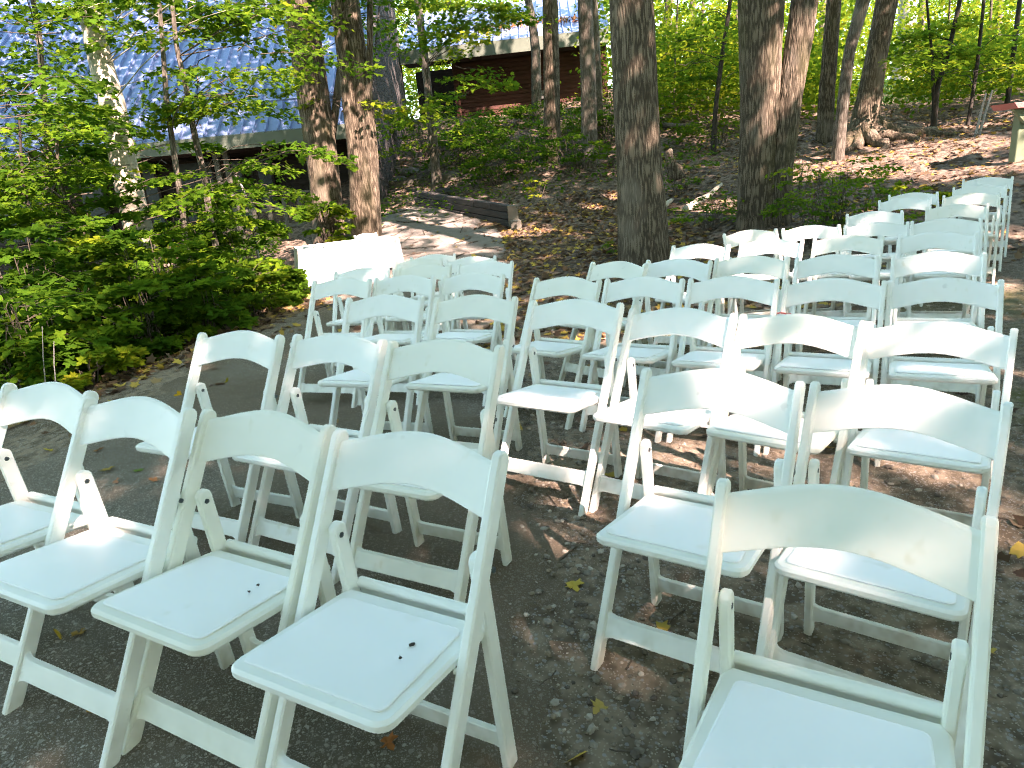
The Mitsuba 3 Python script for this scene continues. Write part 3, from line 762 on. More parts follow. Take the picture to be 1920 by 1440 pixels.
# ------------------------------------------------------------------ trees
def trunk_mesh(P, R, seed, nseg=40, dz=.06, rough=.035, flare=0.0, furrow=14):
    """tapered trunk through the points P with radii R, bark furrows displaced along it, roots flaring out at the foot"""
    P = np.asarray(P, float); s = np.r_[0, np.cumsum(np.linalg.norm(np.diff(P, axis=0), axis=1))]
    t = np.linspace(0, s[-1], max(4, int(s[-1] / dz)))
    C = np.stack([np.interp(t, s, P[:, k]) for k in range(3)], 1); rr = np.interp(t, s, R)
    if len(P) > 2:
        k = max(3, int(.25 * len(t) / len(P))) | 1
        pad = np.pad(C, ((k // 2, k // 2), (0, 0)), mode='edge'); Cs = np.stack([np.convolve(pad[:, j], np.ones(k) / k, 'valid') for j in range(3)], 1)
        C = Cs
    th = np.linspace(0, 2 * np.pi, nseg, endpoint=False)
    q = np.stack(np.broadcast_arrays(np.cos(th)[None] * furrow / 6.28, np.sin(th)[None] * furrow / 6.28, (t * 1.6)[:, None]), -1)
    n = meshkit.fbm(q + seed * 7.1, 3, seed); ridge = np.abs(n - .5) * 2
    big = meshkit.noise(np.stack(np.broadcast_arrays(np.cos(th)[None] * 1.1, np.sin(th)[None] * 1.1, (t * .5)[:, None]), -1) + seed, seed)
    r = rr[:, None] * (1 + (big - .5) * .16) + rough * rr[:, None] ** .5 * (ridge - .3)
    if flare:
        lob = .35 + .65 * (.5 + .5 * np.cos(th * 5 + seed)) * (.6 + .8 * meshkit.noise(np.stack([np.cos(th), np.sin(th), th * 0 + seed], -1) * 1.5))
        r = r + flare * rr[0] * np.exp(-t / (.32 + flare * .2))[:, None] * lob[None]
    V = np.stack([C[:, :1] + r * np.cos(th), C[:, 1:2] + r * np.sin(th), np.broadcast_to(C[:, 2:], r.shape)], -1).reshape(-1, 3)
    return trimesh.Trimesh(V, quad_grid(len(t), nseg, True)[:, ::-1][:, ::-1], process=False), C, rr


def gnarl(m, a):
    v = m.vertices; m.vertices = v + (meshkit.fbm(v * 9, 3)[:, None] - .5) * a * np.array([1, 1, 1.3])
    return m


def trunk_from_px(px, d, below=.35, upto=9.0):
    """px: (u, v, width) from the foot upwards, all at distance d; the trunk goes on up past the frame"""
    P = np.array([at(u, v, d) for u, v, w in px]); R = np.array([w / 2 * d / FPX for *_, w in px])
    P[:, 1] = d
    g = float(ground(P[0, 0], P[0, 1]))
    foot = P[0].copy(); foot[2] = min(P[0, 2], g) - below
    foot[:2] -= (P[1] - P[0])[:2] * .1
    dirn = P[-1] - P[-2]; dirn /= np.linalg.norm(dirn); dirn[:2] *= .8
    ext = max(0, upto - P[-1, 2])
    if ext > 0:
        P = np.vstack([foot, P, P[-1] + dirn * ext]); R = np.r_[R[0], R, R[-1] * .6]
    else:
        P = np.vstack([foot, P]); R = np.r_[R[0], R]
    return P, R


class Leafage:
    def __init__(self, seed): self.r = np.random.default_rng(seed); self.b = []; self.L = []; self.tw = []

    def add(self, o, d, L, nl, size, root=None, mean=1.2, spread=.7, droop=.25, flat=.32, rad=.006, palette=GREENS):
        P, Q, ax, nm = spray(np.asarray(o, float), np.asarray(d, float), L, self.r, nl, size, droop, flat)
        R = np.linspace(rad, rad * .25, len(P))
        if root is not None:
            m = (np.asarray(root) * .5 + np.asarray(o) * .5) + self.r.normal(0, .04, 3) + np.array([0, 0, .06])
            P = np.vstack([root, m, P]); R = np.r_[rad * 1.5, rad * 1.2, R]
        self.b.append(tube(P, R, 5, False))
        self.L.append((Q, ax, nm, size * self.r.uniform(.65, 1.2, len(Q)), leaf_cols(len(Q), self.r, mean, spread, palette)))

    def put(self, key, shape, bark='m_twig', name='foliage'):
        if not self.L: return
        Q, ax, nm, sz, c = (np.concatenate([l[i] for l in self.L]) for i in range(5))
        m, col = leaves(shape, Q, ax, nm, sz, c)
        put(key + '__' + name, m, 'm_leaf', color=col, smooth=False)
        put(key + '__branches', join(self.b), bark, smooth=True); labels[key + '__branches'] = {'kind': 'stuff'}; labels[key + '__' + name] = {'kind': 'stuff'}


def tree(name, px, d, label, bark='m_bark', cat='tree', seed=0, nseg=40, rough=.035, flare=.0, upto=9.0, extra=(), furrow=14, group=None):
    key = newkey(name)
    P, R = trunk_from_px(px, d, upto=upto)
    m, C, rr = trunk_mesh(P, R, seed, nseg, .03 if nseg > 80 else .05 if nseg > 50 else .09, rough, flare, furrow)
    put(key + '__trunk', m, bark, smooth=True)
    for i, (pxe, de) in enumerate(extra):
        P2, R2 = trunk_from_px(pxe, de, upto=upto)
        m2, _, _ = trunk_mesh(P2, R2, seed + 31 + i, nseg, .05 if nseg > 50 else .09, rough, flare * .6, furrow)
        put(key + '__trunk', m2, bark, smooth=True)
    tag(key, label, cat, group)
    return key, C


def hang(key, C, specs, shape, seed, bark='m_twig', palette=GREENS):
    """leafy sprays: (u, v, d, du, dv, length px-ish, leaves, leaf size, mean colour)"""
    lf = Leafage(seed); r = lf.r
    for u, v, d, ang, L, nl, size, mean in specs:
        if d < 10.45 and v < 430 and abs(u - np.interp(v, [0, 104, 208, 300, 400, 478], [165, 185, 214, 230, 252, 273])) < 100: continue
        o = at(u, v, d)
        dr_ = np.array([math.cos(ang), math.sin(ang), r.normal(0, .12)])
        k = np.argmin(np.abs(C[:, 2] - (o[2] - .25 * np.hypot(*(C[:, :2] - o[:2]).mean(0)))))
        root = C[k]
        if np.linalg.norm(root - o) > 2.6 or r.uniform() > .55: root = o - dr_ * .25 + [0, 0, .03]
        lf.add(o, dr_, L * 1.1, int(nl * 1.9), size * .9, root, mean, .6, palette=palette)
    lf.put(key, shape, bark)


def zone(r, u0, u1, v0, v1, d0, d1, n, L, nl, size, mean):
    return [(r.uniform(u0, u1), r.uniform(v0, v1), r.uniform(d0, d1), r.uniform(-math.pi, math.pi), L * r.uniform(.7, 1.25), int(nl * r.uniform(.7, 1.3)), size * r.uniform(.85, 1.15), mean + r.normal(0, .35)) for _ in range(n)]


tr = np.random.default_rng(21)
# the big trunks
key, C = tree('maple_tree', [(1209, 505, 92), (1200, 330, 82), (1190, 150, 78), (1182, 0, 74)], 8.9, 'thickest straight furrowed trunk, standing in the middle right behind the chairs', seed=1, nseg=150, rough=.034, flare=.25, furrow=30)
key, C = tree('twin_maple', [(1411, 440, 62), (1415, 380, 60), (1424, 200, 66), (1428, 0, 76)], 10.0, 'big two-stemmed trunk, its right stem leaning to the right', seed=2, nseg=130, rough=.045, flare=.15,
              extra=[([(1456, 440, 52), (1460, 330, 48), (1476, 200, 46), (1491, 120, 45), (1510, 0, 45)], 10.0)], furrow=20)
key, C = tree('maple_tree', [(618, 450, 62), (612, 380, 55), (600, 280, 55), (583, 150, 55), (563, 0, 52)], 14.3, 'dark leaning trunk just behind the white table, left of the three-stemmed cluster', seed=3, nseg=70, rough=.04, flare=.2,
              extra=[([(600, 450, 24), (600, 415, 20), (606, 385, 16)], 14.35)])
hang(key, C, [(652, 188, 13.9, -.3, 1.0, 45, .10, 3.0), (636, 200, 13.9, .4, .8, 30, .10, 2.8), (628, 185, 13.9, 2.8, .7, 24, .1, 2.6)] + zone(tr, 560, 720, -30, 60, 13, 15, 10, 1.3, 60, .10, 1.0), 'lobed', 41)
key, C = tree('cluster_maple', [(692, 444, 46), (690, 300, 40), (678, 150, 34), (655, 0, 33)], 14.0, 'cluster of three stems rising together beside the path, left of the timber wall', seed=4, nseg=60, rough=.035, flare=.2,
              extra=[([(672, 444, 27), (665, 300, 25), (650, 150, 24), (632, 0, 22)], 13.9), ([(704, 440, 18), (697, 330, 20), (690, 230, 15), (694, 60, 11)], 13.85)])
key, C = tree('beech_tree', [(275, 490, 52), (252, 400, 47), (230, 300, 44), (214, 208, 42), (185, 104, 38), (165, 0, 36)], 10.5, 'smooth pale grey beech trunk leaning left among the bushes', 'm_beech', seed=5, nseg=56, rough=.006, flare=.1)
hang(key, C, zone(tr, 230, 420, -30, 50, 8.6, 11, 17, 1.2, 70, .10, 1.0) + zone(tr, 60, 300, 0, 160, 11.2, 12.5, 7, 1.0, 50, .10, 1.2) + [(145, 205, 10.4, 2.9, .9, 30, .1, 1.8), (250, 205, 10.4, .1, .9, 26, .1, 1.5)], 'lobed', 42, 'm_beech')
key, C = tree('maple_tree', [(1035, 283, 30), (1035, 150, 27), (1031, 0, 26)], 17.5, 'straight grey-brown trunk in front of the lodge, left of the trunk with the sunlit foot', seed=6, nseg=50, flare=.3, upto=10)
key, C = tree('maple_tree', [(1106, 308, 30), (1103, 150, 26), (1097, 0, 24)], 16.5, 'straight trunk with a sunlit foot, next left of the thickest trunk', 'm_bark_grey', seed=7, nseg=50, flare=.2, upto=10)
key, C = tree('slim_tree', [(1127, 300, 12), (1122, 150, 12), (1114, 0, 11)], 18.5, 'slim trunk half hidden behind the thickest trunk', 'm_bark_grey', seed=8, nseg=24, rough=.02)
key, C = tree('slim_tree', [(1006, 200, 18), (1005, 100, 16), (997, 30, 14), (990, 0, 13)], 22.0, 'slender trunk against the lodge wall, bending left at its top', 'm_bark_grey', seed=9, nseg=30, rough=.02)
key, C = tree('slim_tree', [(820, 349, 19), (812, 260, 16), (803, 170, 14), (795, 100, 14), (783, 0, 12)], 17.8, 'slim trunk above the end of the timber wall, with leafy sprays', 'm_bark_grey', seed=10, nseg=30, rough=.02)
hang(key, C, zone(tr, 690, 790, 0, 40, 15.5, 17.5, 5, 1.5, 60, .12, 1.6) + zone(tr, 760, 880, 120, 280, 15.5, 17.5, 12, 1.5, 60, .12, 1.7) + zone(tr, 850, 950, 5, 95, 15.5, 17.5, 10, 1.3, 60, .12, 2.1) + zone(tr, 780, 900, 0, 60, 15, 17, 8, 1.3, 50, .12, 1.6), 'lobed', 43)
key, C = tree('maple_tree', [(1546, 272, 30), (1550, 180, 27), (1564, 0, 24)], 15.5, 'dark straight trunk to the right of the two-stemmed trunk', seed=11, nseg=44, flare=.4)
key, C = tree('slim_tree', [(1570, 303, 22), (1580, 200, 20), (1592, 100, 19), (1619, 0, 23)], 13.0, 'slim sunlit trunk leaning right, in front of the root-flared trunk', 'm_bark_grey', seed=12, nseg=36, rough=.02, flare=.2)
key, C = tree('maple_tree', [(1618, 270, 50), (1622, 230, 42), (1644, 100, 36), (1663, 0, 35)], 14.5, 'thick leaning trunk with wide flaring roots on the slope at right', seed=13, nseg=90, flare=.8)
rr13 = np.random.default_rng(13)
for a, Lr_ in ((-2.5, .9), (-1.9, 1.3), (-1.2, 1.1), (-.5, 1.5), (.1, 1.2), (3.3, 1.0), (-2.9, 1.2)):
    tt_ = np.linspace(0, 1, 9); ox, oy = C[6][0], C[6][1]
    x_ = ox + np.cos(a + .3 * np.sin(tt_ * 3)) * (.12 + Lr_ * tt_); y_ = oy + np.sin(a + .3 * np.sin(tt_ * 3)) * (.12 + Lr_ * tt_)
    z_ = ground(x_, y_) + .02 + .42 * np.exp(-tt_ * 5.5)
    m = gnarl(tube(np.c_[x_, y_, z_], .13 * (1 - tt_) ** .8 + .025, 16), .03)
    put(key + '__root', m, 'm_bark', smooth=True)
key, C = tree('sapling', [(1750, 238, 11), (1757, 162, 9), (1776, 107, 8), (1800, 0, 7)], 15.0, 'dark forked sapling on the leafy slope at right', 'm_darktwig', seed=14, nseg=14, rough=.01, extra=[([(1752, 225, 7), (1750, 165, 6), (1748, 105, 5), (1740, 30, 4)], 15.0)])
hang(key, C, zone(tr, 1690, 1840, 0, 130, 14, 16, 12, 1.3, 55, .11, 2.2), 'lobed', 44, 'm_darktwig')
key, C = tree('sapling', [(1813, 243, 7), (1821, 197, 6), (1833, 114, 6), (1845, 0, 5)], 14.8, 'thin black sapling leaning right, second from the right edge', 'm_darktwig', seed=15, nseg=10, rough=.006)
hang(key, C, zone(tr, 1800, 1900, 40, 170, 14, 16, 10, 1.2, 55, .11, 2.2), 'lobed', 45, 'm_darktwig')
key, C = tree('sapling', [(1888, 200, 9), (1896, 135, 8), (1905, 60, 8), (1912, 0, 7)], 17, 'dark sapling above the red tray at the right edge', 'm_darktwig', seed=16, nseg=12, rough=.008)
key, C = tree('sapling', [(1827, 262, 5), (1838, 215, 4), (1850, 170, 3)], 13.2, 'pale bare sapling stem near the tray post', 'm_palepost', seed=17, nseg=8, rough=.002, upto=0, extra=[([(1834, 258, 5), (1848, 210, 4), (1862, 165, 3)], 13.2)])
key, C = tree('sapling', [(1338, 266, 10), (1342, 200, 8), (1352, 120, 8), (1366, 26, 7)], 15.5, 'crooked black sapling between the thickest trunk and the two-stemmed trunk', 'm_darktwig', seed=18, nseg=12, rough=.01, upto=5)
hang(key, C, zone(tr, 1260, 1380, 20, 180, 15, 17, 16, 1.2, 55, .10, 2.1), 'lobed', 46, 'm_darktwig')
key, C = tree('old_tree', [(1692, 168, 50), (1694, 140, 38), (1698, 90, 30), (1702, 0, 28)], 30.0, 'pale broad-footed trunk standing on the far grass', 'm_palepost', seed=19, nseg=30, rough=.02, flare=.5)
# slim trees at the left
key, C = tree('sapling', [(349, 470, 10), (344, 408, 10), (327, 292, 10), (312, 188, 9), (306, 100, 8), (298, 0, 7)], 9.6, 'slender dark sapling right of the beech, left one of a pair', 'm_bark_grey', seed=20, nseg=16, rough=.006, upto=5)
hang(key, C, zone(tr, 250, 380, 60, 200, 8.5, 10.2, 5, 1.0, 50, .095, 1.0), 'maple', 47)
key, C = tree('sapling', [(392, 400, 11), (384, 330, 11), (372, 285, 11), (360, 229, 10), (350, 167, 9), (331, 90, 8), (322, 0, 7)], 9.9, 'slender pale-mottled sapling right of the beech, right one of a pair', 'm_bark_grey', seed=22, nseg=16, rough=.006, upto=5)
hang(key, C, zone(tr, 370, 500, 90, 210, 8.6, 9.9, 13, 1.0, 60, .095, 1.5) + zone(tr, 420, 560, -20, 60, 9, 11, 9, 1.1, 55, .095, 1.5) + [(440, 275, 9.2, .3, 1.0, 45, .09, 1.0), (490, 290, 9.4, .2, 1.0, 45, .09, .9), (420, 300, 9.4, .0, .8, 35, .09, 1.3), (520, 290, 12.0, .1, 1.0, 40, .11, 1.4), (560, 275, 12.0, 3.0, 1.0, 45, .11, 1.3)], 'maple', 48)
key, C = tree('sapling', [(95, 420, 14), (90, 300, 12), (80, 150, 10), (72, 52, 9), (62, 0, 8)], 10.8, 'dark slim tree near the left edge, left of the beech', 'm_bark_grey', seed=23, nseg=18, rough=.01, upto=6)
hang(key, C, zone(tr, -40, 110, -20, 90, 8, 11, 16, 1.1, 55, .10, 1.0) + zone(tr, -40, 150, 140, 340, 7.5, 10.5, 46, 1.0, 60, .095, 1.1) + zone(tr, 120, 330, 240, 350, 11.2, 13, 18, 1.0, 60, .10, 1.1), 'lobed', 49)
key, C = tree('sapling', [(57, 440, 7), (52, 390, 6), (40, 300, 5), (36, 220, 4)], 8.2, 'thin dark stem close to the left edge in the bushes', 'm_darktwig', seed=24, nseg=10, rough=.004, upto=0)
hang(key, C, zone(tr, -30, 200, 280, 380, 7.4, 8.8, 12, .9, 50, .09, 1.3), 'maple', 50)
key, C = tree('sapling', [(170, 480, 8), (150, 420, 7), (110, 340, 6), (105, 240, 5)], 8.8, 'thin leafy sapling between the left edge and the beech', 'm_twig', seed=25, nseg=10, rough=.004, upto=0)
hang(key, C, zone(tr, 60, 170, 250, 420, 8, 9.8, 18, .9, 50, .09, 1.3) + zone(tr, 280, 420, 300, 430, 8.4, 10, 20, .9, 50, .09, 1.3) + zone(tr, 190, 260, 270, 300, 9.6, 10, 2, .7, 40, .09, 1.3), 'maple', 51)
key, C = tree('sapling', [(478, 450, 5), (470, 400, 5), (455, 350, 4), (440, 325, 3)], 11.0, 'small umbrella-shaped sapling against the dark porch', 'm_palepost', seed=26, nseg=8, rough=.002, upto=0)
hang(key, C, [(445, 345, 11, a, .8, 34, .09, 1.6) for a in (0, 1.2, 2.6, 4.0, 5.2)] + [(475, 360, 11, .2, .8, 34, .09, 1.2), (490, 368, 11, .3, .7, 26, .09, 1.2)], 'maple', 52)


# ------------------------------------------------------------------ shrubs
def shrub(name, u, v, d, hgt, wid, n, nl, size, label, shape='ovate', seed=0, mean=1.2, group=None, cat='shrub', bark='m_twig', droop=.25):
    key = newkey(name)
    b = at(u, v, d); b[2] = float(ground(b[0], b[1])) - .03
    lf = Leafage(seed + 200); r = lf.r
    for i in range(n):
        a = r.uniform(0, 2 * math.pi); hh = hgt * r.uniform(.25, 1.0); rad = wid * math.sqrt(r.uniform(0, 1)) * (1.0 - .45 * hh / hgt)
        o = b + np.array([math.cos(a) * rad * .55, math.sin(a) * rad * .55, hh])
        dd = np.array([math.cos(a), math.sin(a), r.uniform(-.1, .45)])
        lf.add(o, dd, wid * r.uniform(.5, .85), int(nl * r.uniform(.7, 1.3)), size, b + np.array([math.cos(a), math.sin(a), 0]) * wid * .12, mean + r.normal(0, .45), .5, droop, .38, .004)
    lf.put(key, shape, bark)
    tag(key, label, cat, group)


SH = [(20, 640, 5.8, .9, .65, 'ovate', .075, 1.0, 'blue-green bush at the left edge above the nearest left chair'),
      (105, 690, 5.9, .7, .55, 'maple', .085, 1.4, 'low bush at the left behind two bare upright stalks'),
      (200, 690, 6.3, .65, .55, 'maple', .09, 1.5, 'bush of broad leaves just behind the row of nearest left chairs'),
      (165, 712, 5.6, .32, .4, 'maple', .08, 2.9, 'small sunlit yellow-green plant at the edge of the bushes, left'),
      (290, 660, 6.8, .8, .6, 'maple', .09, 1.3, 'rounded bush left of the chair with the sun patch on its back'),
      (290, 560, 7.4, 1.25, .7, 'ovate', .075, 1.8, 'taller bush with pale grey-green upright leaves, below the beech'),
      (385, 610, 7.4, .75, .6, 'maple', .09, 1.2, 'dark green bush beside the asphalt at left'),
      (420, 560, 8.2, .75, .5, 'ovate', .07, 1.6, 'bush with a reddish stem tangle, left of the table'),
      (475, 545, 8.6, .7, .45, 'ovate', .07, 2.2, 'bright yellow-green bush nearest the left end of the table'),
      (500, 500, 9.8, .6, .5, 'maple', .09, 1.3, 'green bush behind the left end of the table'),
      (440, 470, 10.4, 1.3, .8, 'maple', .095, 1.2, 'sloping green bush in front of the porch railing'),
      (380, 450, 10.6, 1.8, .9, 'maple', .095, 1.2, 'broad green bush right of the beech foot'),
      (340, 520, 9.0, 1.3, .7, 'maple', .09, 1.4, 'bush at the foot of the slender pair of saplings'),
      (225, 500, 8.4, 1.05, .8, 'maple', .09, 1.1, 'large bush directly in front of the beech foot'),
      (130, 560, 7.2, 1.6, .85, 'maple', .09, 1.1, 'large dark bush left of the beech'),
      (40, 540, 7.0, 1.7, .9, 'maple', .09, 1.0, 'large dark bush at the left edge, above the blue-green bush'),
      (90, 470, 8.6, 2.1, 1.0, 'maple', .095, 1.2, 'bush below the dark slim tree near the left edge'),
      (140, 430, 9.6, 2.2, 1.0, 'maple', .095, 1.1, 'bush left of and behind the beech trunk'),
      (310, 430, 11.6, 2.0, 1.0, 'maple', .095, 1.0, 'bush behind and right of the beech trunk'),
      (20, 420, 9.8, 2.4, 1.1, 'maple', .095, 1.0, 'tall bush at the left edge below the hanging sprays'),
      (610, 420, 13.4, .9, .5, 'ovate', .085, 2.0, 'small yellow-green bush in front of the dark leaning trunk')]
for i, (u, v, d, hg, wd, shp, sz, mn, lab) in enumerate(SH):
    shrub('bush', u, v, d, hg, wd, 26 if hg > .5 else 11, 58, sz * 1.12, lab, shp, i, mn - .2, 'bushes on the slope at left')
SH2 = [(870, 290, 18.6, .8, 1.0, 'bush on the slope right of the slim trunk above the timber wall'), (930, 265, 19.4, .7, 1.1, 'bush on the slope below the lodge wall, centre'),
       (985, 300, 17.6, .8, 1.0, 'bush left of the trunk in front of the lodge'), (930, 330, 16.8, .7, .9, 'low bush on the slope above the middle of the timber wall'),
       (1070, 250, 19.0, .6, 1.0, 'bush between the two straight trunks in front of the lodge'), (1075, 320, 16.2, .8, .9, 'low dark bush at the foot of the straight trunks'),
       (1140, 270, 17.8, 1.1, .8, 'bush just left of the thickest trunk'), (890, 235, 21.2, .5, .9, 'bush against the lodge wall below its corner'), (1000, 232, 21.6, .4, .9, 'bush at the foot of the lodge wall, right of centre'), (800, 262, 20.5, 1.3, .9, 'bush beside the board gable')]
for i, (u, v, d, hg, wd, lab) in enumerate(SH2):
    shrub('bush', u, v, d, hg, wd, 26, 50, .085, lab, 'ovate', 40 + i, 1.2, 'bushes on the slope below the lodge')
SH3 = [(1560, 385, 8.9, .95, .75, 'ovate', .055, 2.0, 34, 'yellow-green bush right of the two-stemmed trunk'), (1520, 410, 8.6, .6, .6, 'ovate', .05, 1.4, 24, 'low dark bush at the right foot of the two-stemmed trunk'),
       (1630, 385, 8.6, .55, .65, 'ovate', .05, 1.9, 24, 'low bush just above the farther chair backs'), (1700, 348, 9.6, .32, .3, 'ovate', .065, 3.0, 8, 'sunlit seedling on the slope, left of a smaller seedling'),
       (1765, 352, 9.2, .26, .22, 'ovate', .06, 3.2, 6, 'small yellow seedling behind the farthest chairs'), (1330, 425, 10.4, .5, .65, 'ovate', .055, 1.5, 22, 'low bush between the thickest and the two-stemmed trunk'),
       (1270, 340, 13.0, .6, .7, 'ovate', .06, 1.0, 16, 'dark bush just right of the thickest trunk'), (1350, 245, 16.4, .8, 1.0, 'ovate', .075, 1.9, 26, 'bush at the foot of the crooked black sapling'),
       (1505, 330, 11.5, .7, .5, 'ovate', .05, 2.4, 10, 'pale green bush peeping out right of the two-stemmed trunk'), (1160, 480, 9.9, .18, .25, 'ovate', .04, 1.5, 8, 'tiny green plant at the left foot of the thickest trunk')]
for i, (u, v, d, hg, wd, shp, sz, mn, n, lab) in enumerate(SH3):
    shrub('bush', u, v, d, hg, wd, n, 40, sz, lab, shp, 70 + i, mn, 'low bushes on the slope at right')
# bright seedling on a bent stem
key = newkey('seedling')
o = at(1015, 372, 12.4); b = at(1085, 372, 12.6); b[2] = float(ground(b[0], b[1]))
lf = Leafage(333)
for a, dz in ((2.4, .1), (3.4, .16), (1.2, .22), (4.2, .02), (2.9, .28)): lf.add(o + np.array([0, 0, dz]), [math.cos(a), math.sin(a), .3], .26, 12, .085, b if a == 2.4 else o, 3.3, .4, rad=.005)
lf.put(key, 'maple'); tag(key, 'bright yellow-green maple seedling on a bent stem between the timber wall and the thickest trunk', 'seedling')
# two bare stalks in the bushes
for i, (u, v0, v1, lab) in enumerate(((79, 728, 612, 'taller bare straw-coloured stalk in front of the left bushes'), (98, 726, 640, 'shorter bare straw-coloured stalk in front of the left bushes'))):
    p0, p1 = at(u, v0, 5.3), at(u + 3 * i, v1, 5.35)
    k = put(newkey('dry_stalk'), tube([p0 - [0, 0, .15], (p0 + p1) / 2 + [.008, 0, 0], p1], [.005, .004, .002], 6), 'm_palepost'); tag(k, lab, 'stalk')

# ------------------------------------------------------------------ ground cover, litter, stones
gr = np.random.default_rng(77)
def scatter(n, f):
    P = f(n); return np.c_[P, floor_z(P[:, 0], P[:, 1])]


# undergrowth on the left slope and under the lodge
def slope_left(n):
    t = gr.uniform(0, 1, n); y = 4.8 + 11 * t; edge = np.interp(y, [4.8, 6, 7.6, 9, 10.5, 13, 16], [-3.9, -3.45, -3.15, -3.3, -4.0, -4.3, -4.6])
    return np.c_[edge - .1 - gr.exponential(1.6, n), y]
def slope_lodge(n): return np.c_[gr.uniform(-2.6, 5, n), gr.uniform(14.5, 24, n)]
P = np.vstack([scatter(7000, slope_left), scatter(5200, slope_lodge)])
n = len(P); P[:, 2] += gr.uniform(.03, .38, n) * np.r_[np.ones(7000), np.full(5200, .9)]
m, col = leaves('ovate', P, gr.normal(size=(n, 3)) * [1, 1, .3], np.array([0, 0, 1.0]) + gr.normal(0, .45, (n, 3)), gr.uniform(.05, .10, n), leaf_cols(n, gr, .9, .8))
put('undergrowth', m, 'm_leaf', color=col, smooth=False)
tag('undergrowth', 'low green ground cover on the slopes among the bushes', 'ground cover', kind='stuff')

DEAD = np.array([(.13, .088, .060), (.20, .145, .095), (.30, .215, .11), (.46, .33, .08), (.56, .41, .09), (.26, .15, .09), (.09, .064, .048)])
def litter_leaf(n, P, r, smin, smax):
    return leaves('lobed', P, r.normal(size=(n, 3)) * [1, 1, .25], np.array([0, 0, 1.0]) + r.normal(0, .33, (n, 3)), r.uniform(smin, smax, n), DEAD[r.choice(7, n, p=[.22, .2, .16, .12, .07, .11, .12])] * r.uniform(.7, 1.15, (n, 1)))


def dead_zone(n):
    P = np.c_[gr.uniform(-.3, 3.0, n), gr.uniform(5.5, 14.5, n)]; return P
def dead_hill(n): return np.c_[gr.uniform(-3, 11, n), gr.uniform(9, 24, n)]
def dead_right(n): return np.c_[gr.uniform(1.5, 11, n), gr.uniform(6.5, 17, n)]
def dead_left(n):
    y = gr.uniform(4.6, 12.5, n); edge = np.interp(y, [4.6, 6, 7.6, 9, 10.5, 13], [-3.9, -3.3, -2.9, -2.8, -3.3, -3.9]); return np.c_[edge + gr.normal(0, .35, n), y]
def dead_near(n): return np.c_[gr.uniform(-3.5, 4.5, n), gr.uniform(1.0, 7, n)]
def dead_path(n): return np.c_[gr.uniform(-3.6, .3, n), gr.uniform(6, 16, n)]
P = np.vstack([scatter(6500, dead_zone), scatter(8500, dead_hill), scatter(5500, dead_right), scatter(3000, dead_left), scatter(260, dead_near), scatter(900, dead_path)])
P = P[~on_path(P[:, 0], P[:, 1]) | (gr.uniform(0, 1, len(P)) < np.where(P[:, 1] > 9, .10, .5))]
P[:, 2] += .006
m, col = litter_leaf(len(P), P, gr, .05, .10)
put('leaf_litter', m, 'm_deadleaf', color=col, smooth=False)
tag('leaf_litter', 'yellow and brown fallen leaves strewn over the forest floor', 'fallen leaves', kind='stuff')
# single fallen leaves on the near ground
LV = [(115, 1200, (.50, .34, .05), 'yellow fallen leaf under the second nearest left chair, left of a tan one'), (162, 1203, (.34, .22, .07), 'tan fallen leaf under the second nearest left chair, right of a yellow one'),
      (167, 1348, (.44, .26, .05), 'orange-yellow fallen leaf in front of the nearest left chairs'), (1074, 1092, (.50, .38, .08), 'yellow lobed leaf lying in the aisle beside the edge of the asphalt'),
      (193, 850, (.40, .22, .10), 'tan curled leaf seen under a front left backrest, left of a pinkish leaf'), (217, 910, (.42, .22, .13), 'pinkish brown leaf seen through the front left row'),
      (202, 889, (.42, .30, .08), 'yellow-brown long-stalked leaf seen through the front left row'), (290, 912, (.40, .19, .09), 'orange-brown leaf by the post between two front left chairs'),
      (90, 845, (.52, .40, .05), 'bright yellow leaf at the far left behind the front row'), (258, 893, (.16, .24, .05), 'green fallen leaf seen through the front left row'),
      (725, 1402, (.34, .14, .05), 'small rust-brown leaf in front of the nearest left chair'), (1132, 1330, (.42, .32, .10), 'pale yellow leaf on the dirt at the bottom centre'), (1190, 868, (.50, .38, .08), 'yellow leaf in a sun patch under the third row'),
      (1850, 1240, (.42, .33, .09), 'pale yellow leaf on the dirt at the right edge'), (343, 745, (.55, .33, .02), 'orange-yellow leaf left of the chair with the sun patch'), (430, 718, (.50, .42, .05), 'yellow leaf on the asphalt behind the second left row')]
for i, (u, v, cc, lab) in enumerate(LV):
    q = on_ground(u, v); r = np.random.default_rng(500 + i)
    s = np.array([.055])
    v_, f_ = SHAPES_L['maple']
    P1 = np.array([[q[0], q[1], float(floor_z(q[0], q[1])) + .008]])
    m, col = leaves('maple', P1, r.normal(size=(1, 3)) * [1, 1, .1], np.array([[0, 0, 1.0]]) + r.normal(0, .4, (1, 3)), s * r.uniform(.8, 1.1), np.array([cc]))
    m.vertices[:, 2] += .004 * np.sin(np.arange(len(m.vertices)) * 1.7)
    k = put(newkey('fallen_leaf'), m, 'm_deadleaf', color=col, smooth=False); tag(k, lab, 'leaf', 'single fallen leaves on the near ground')

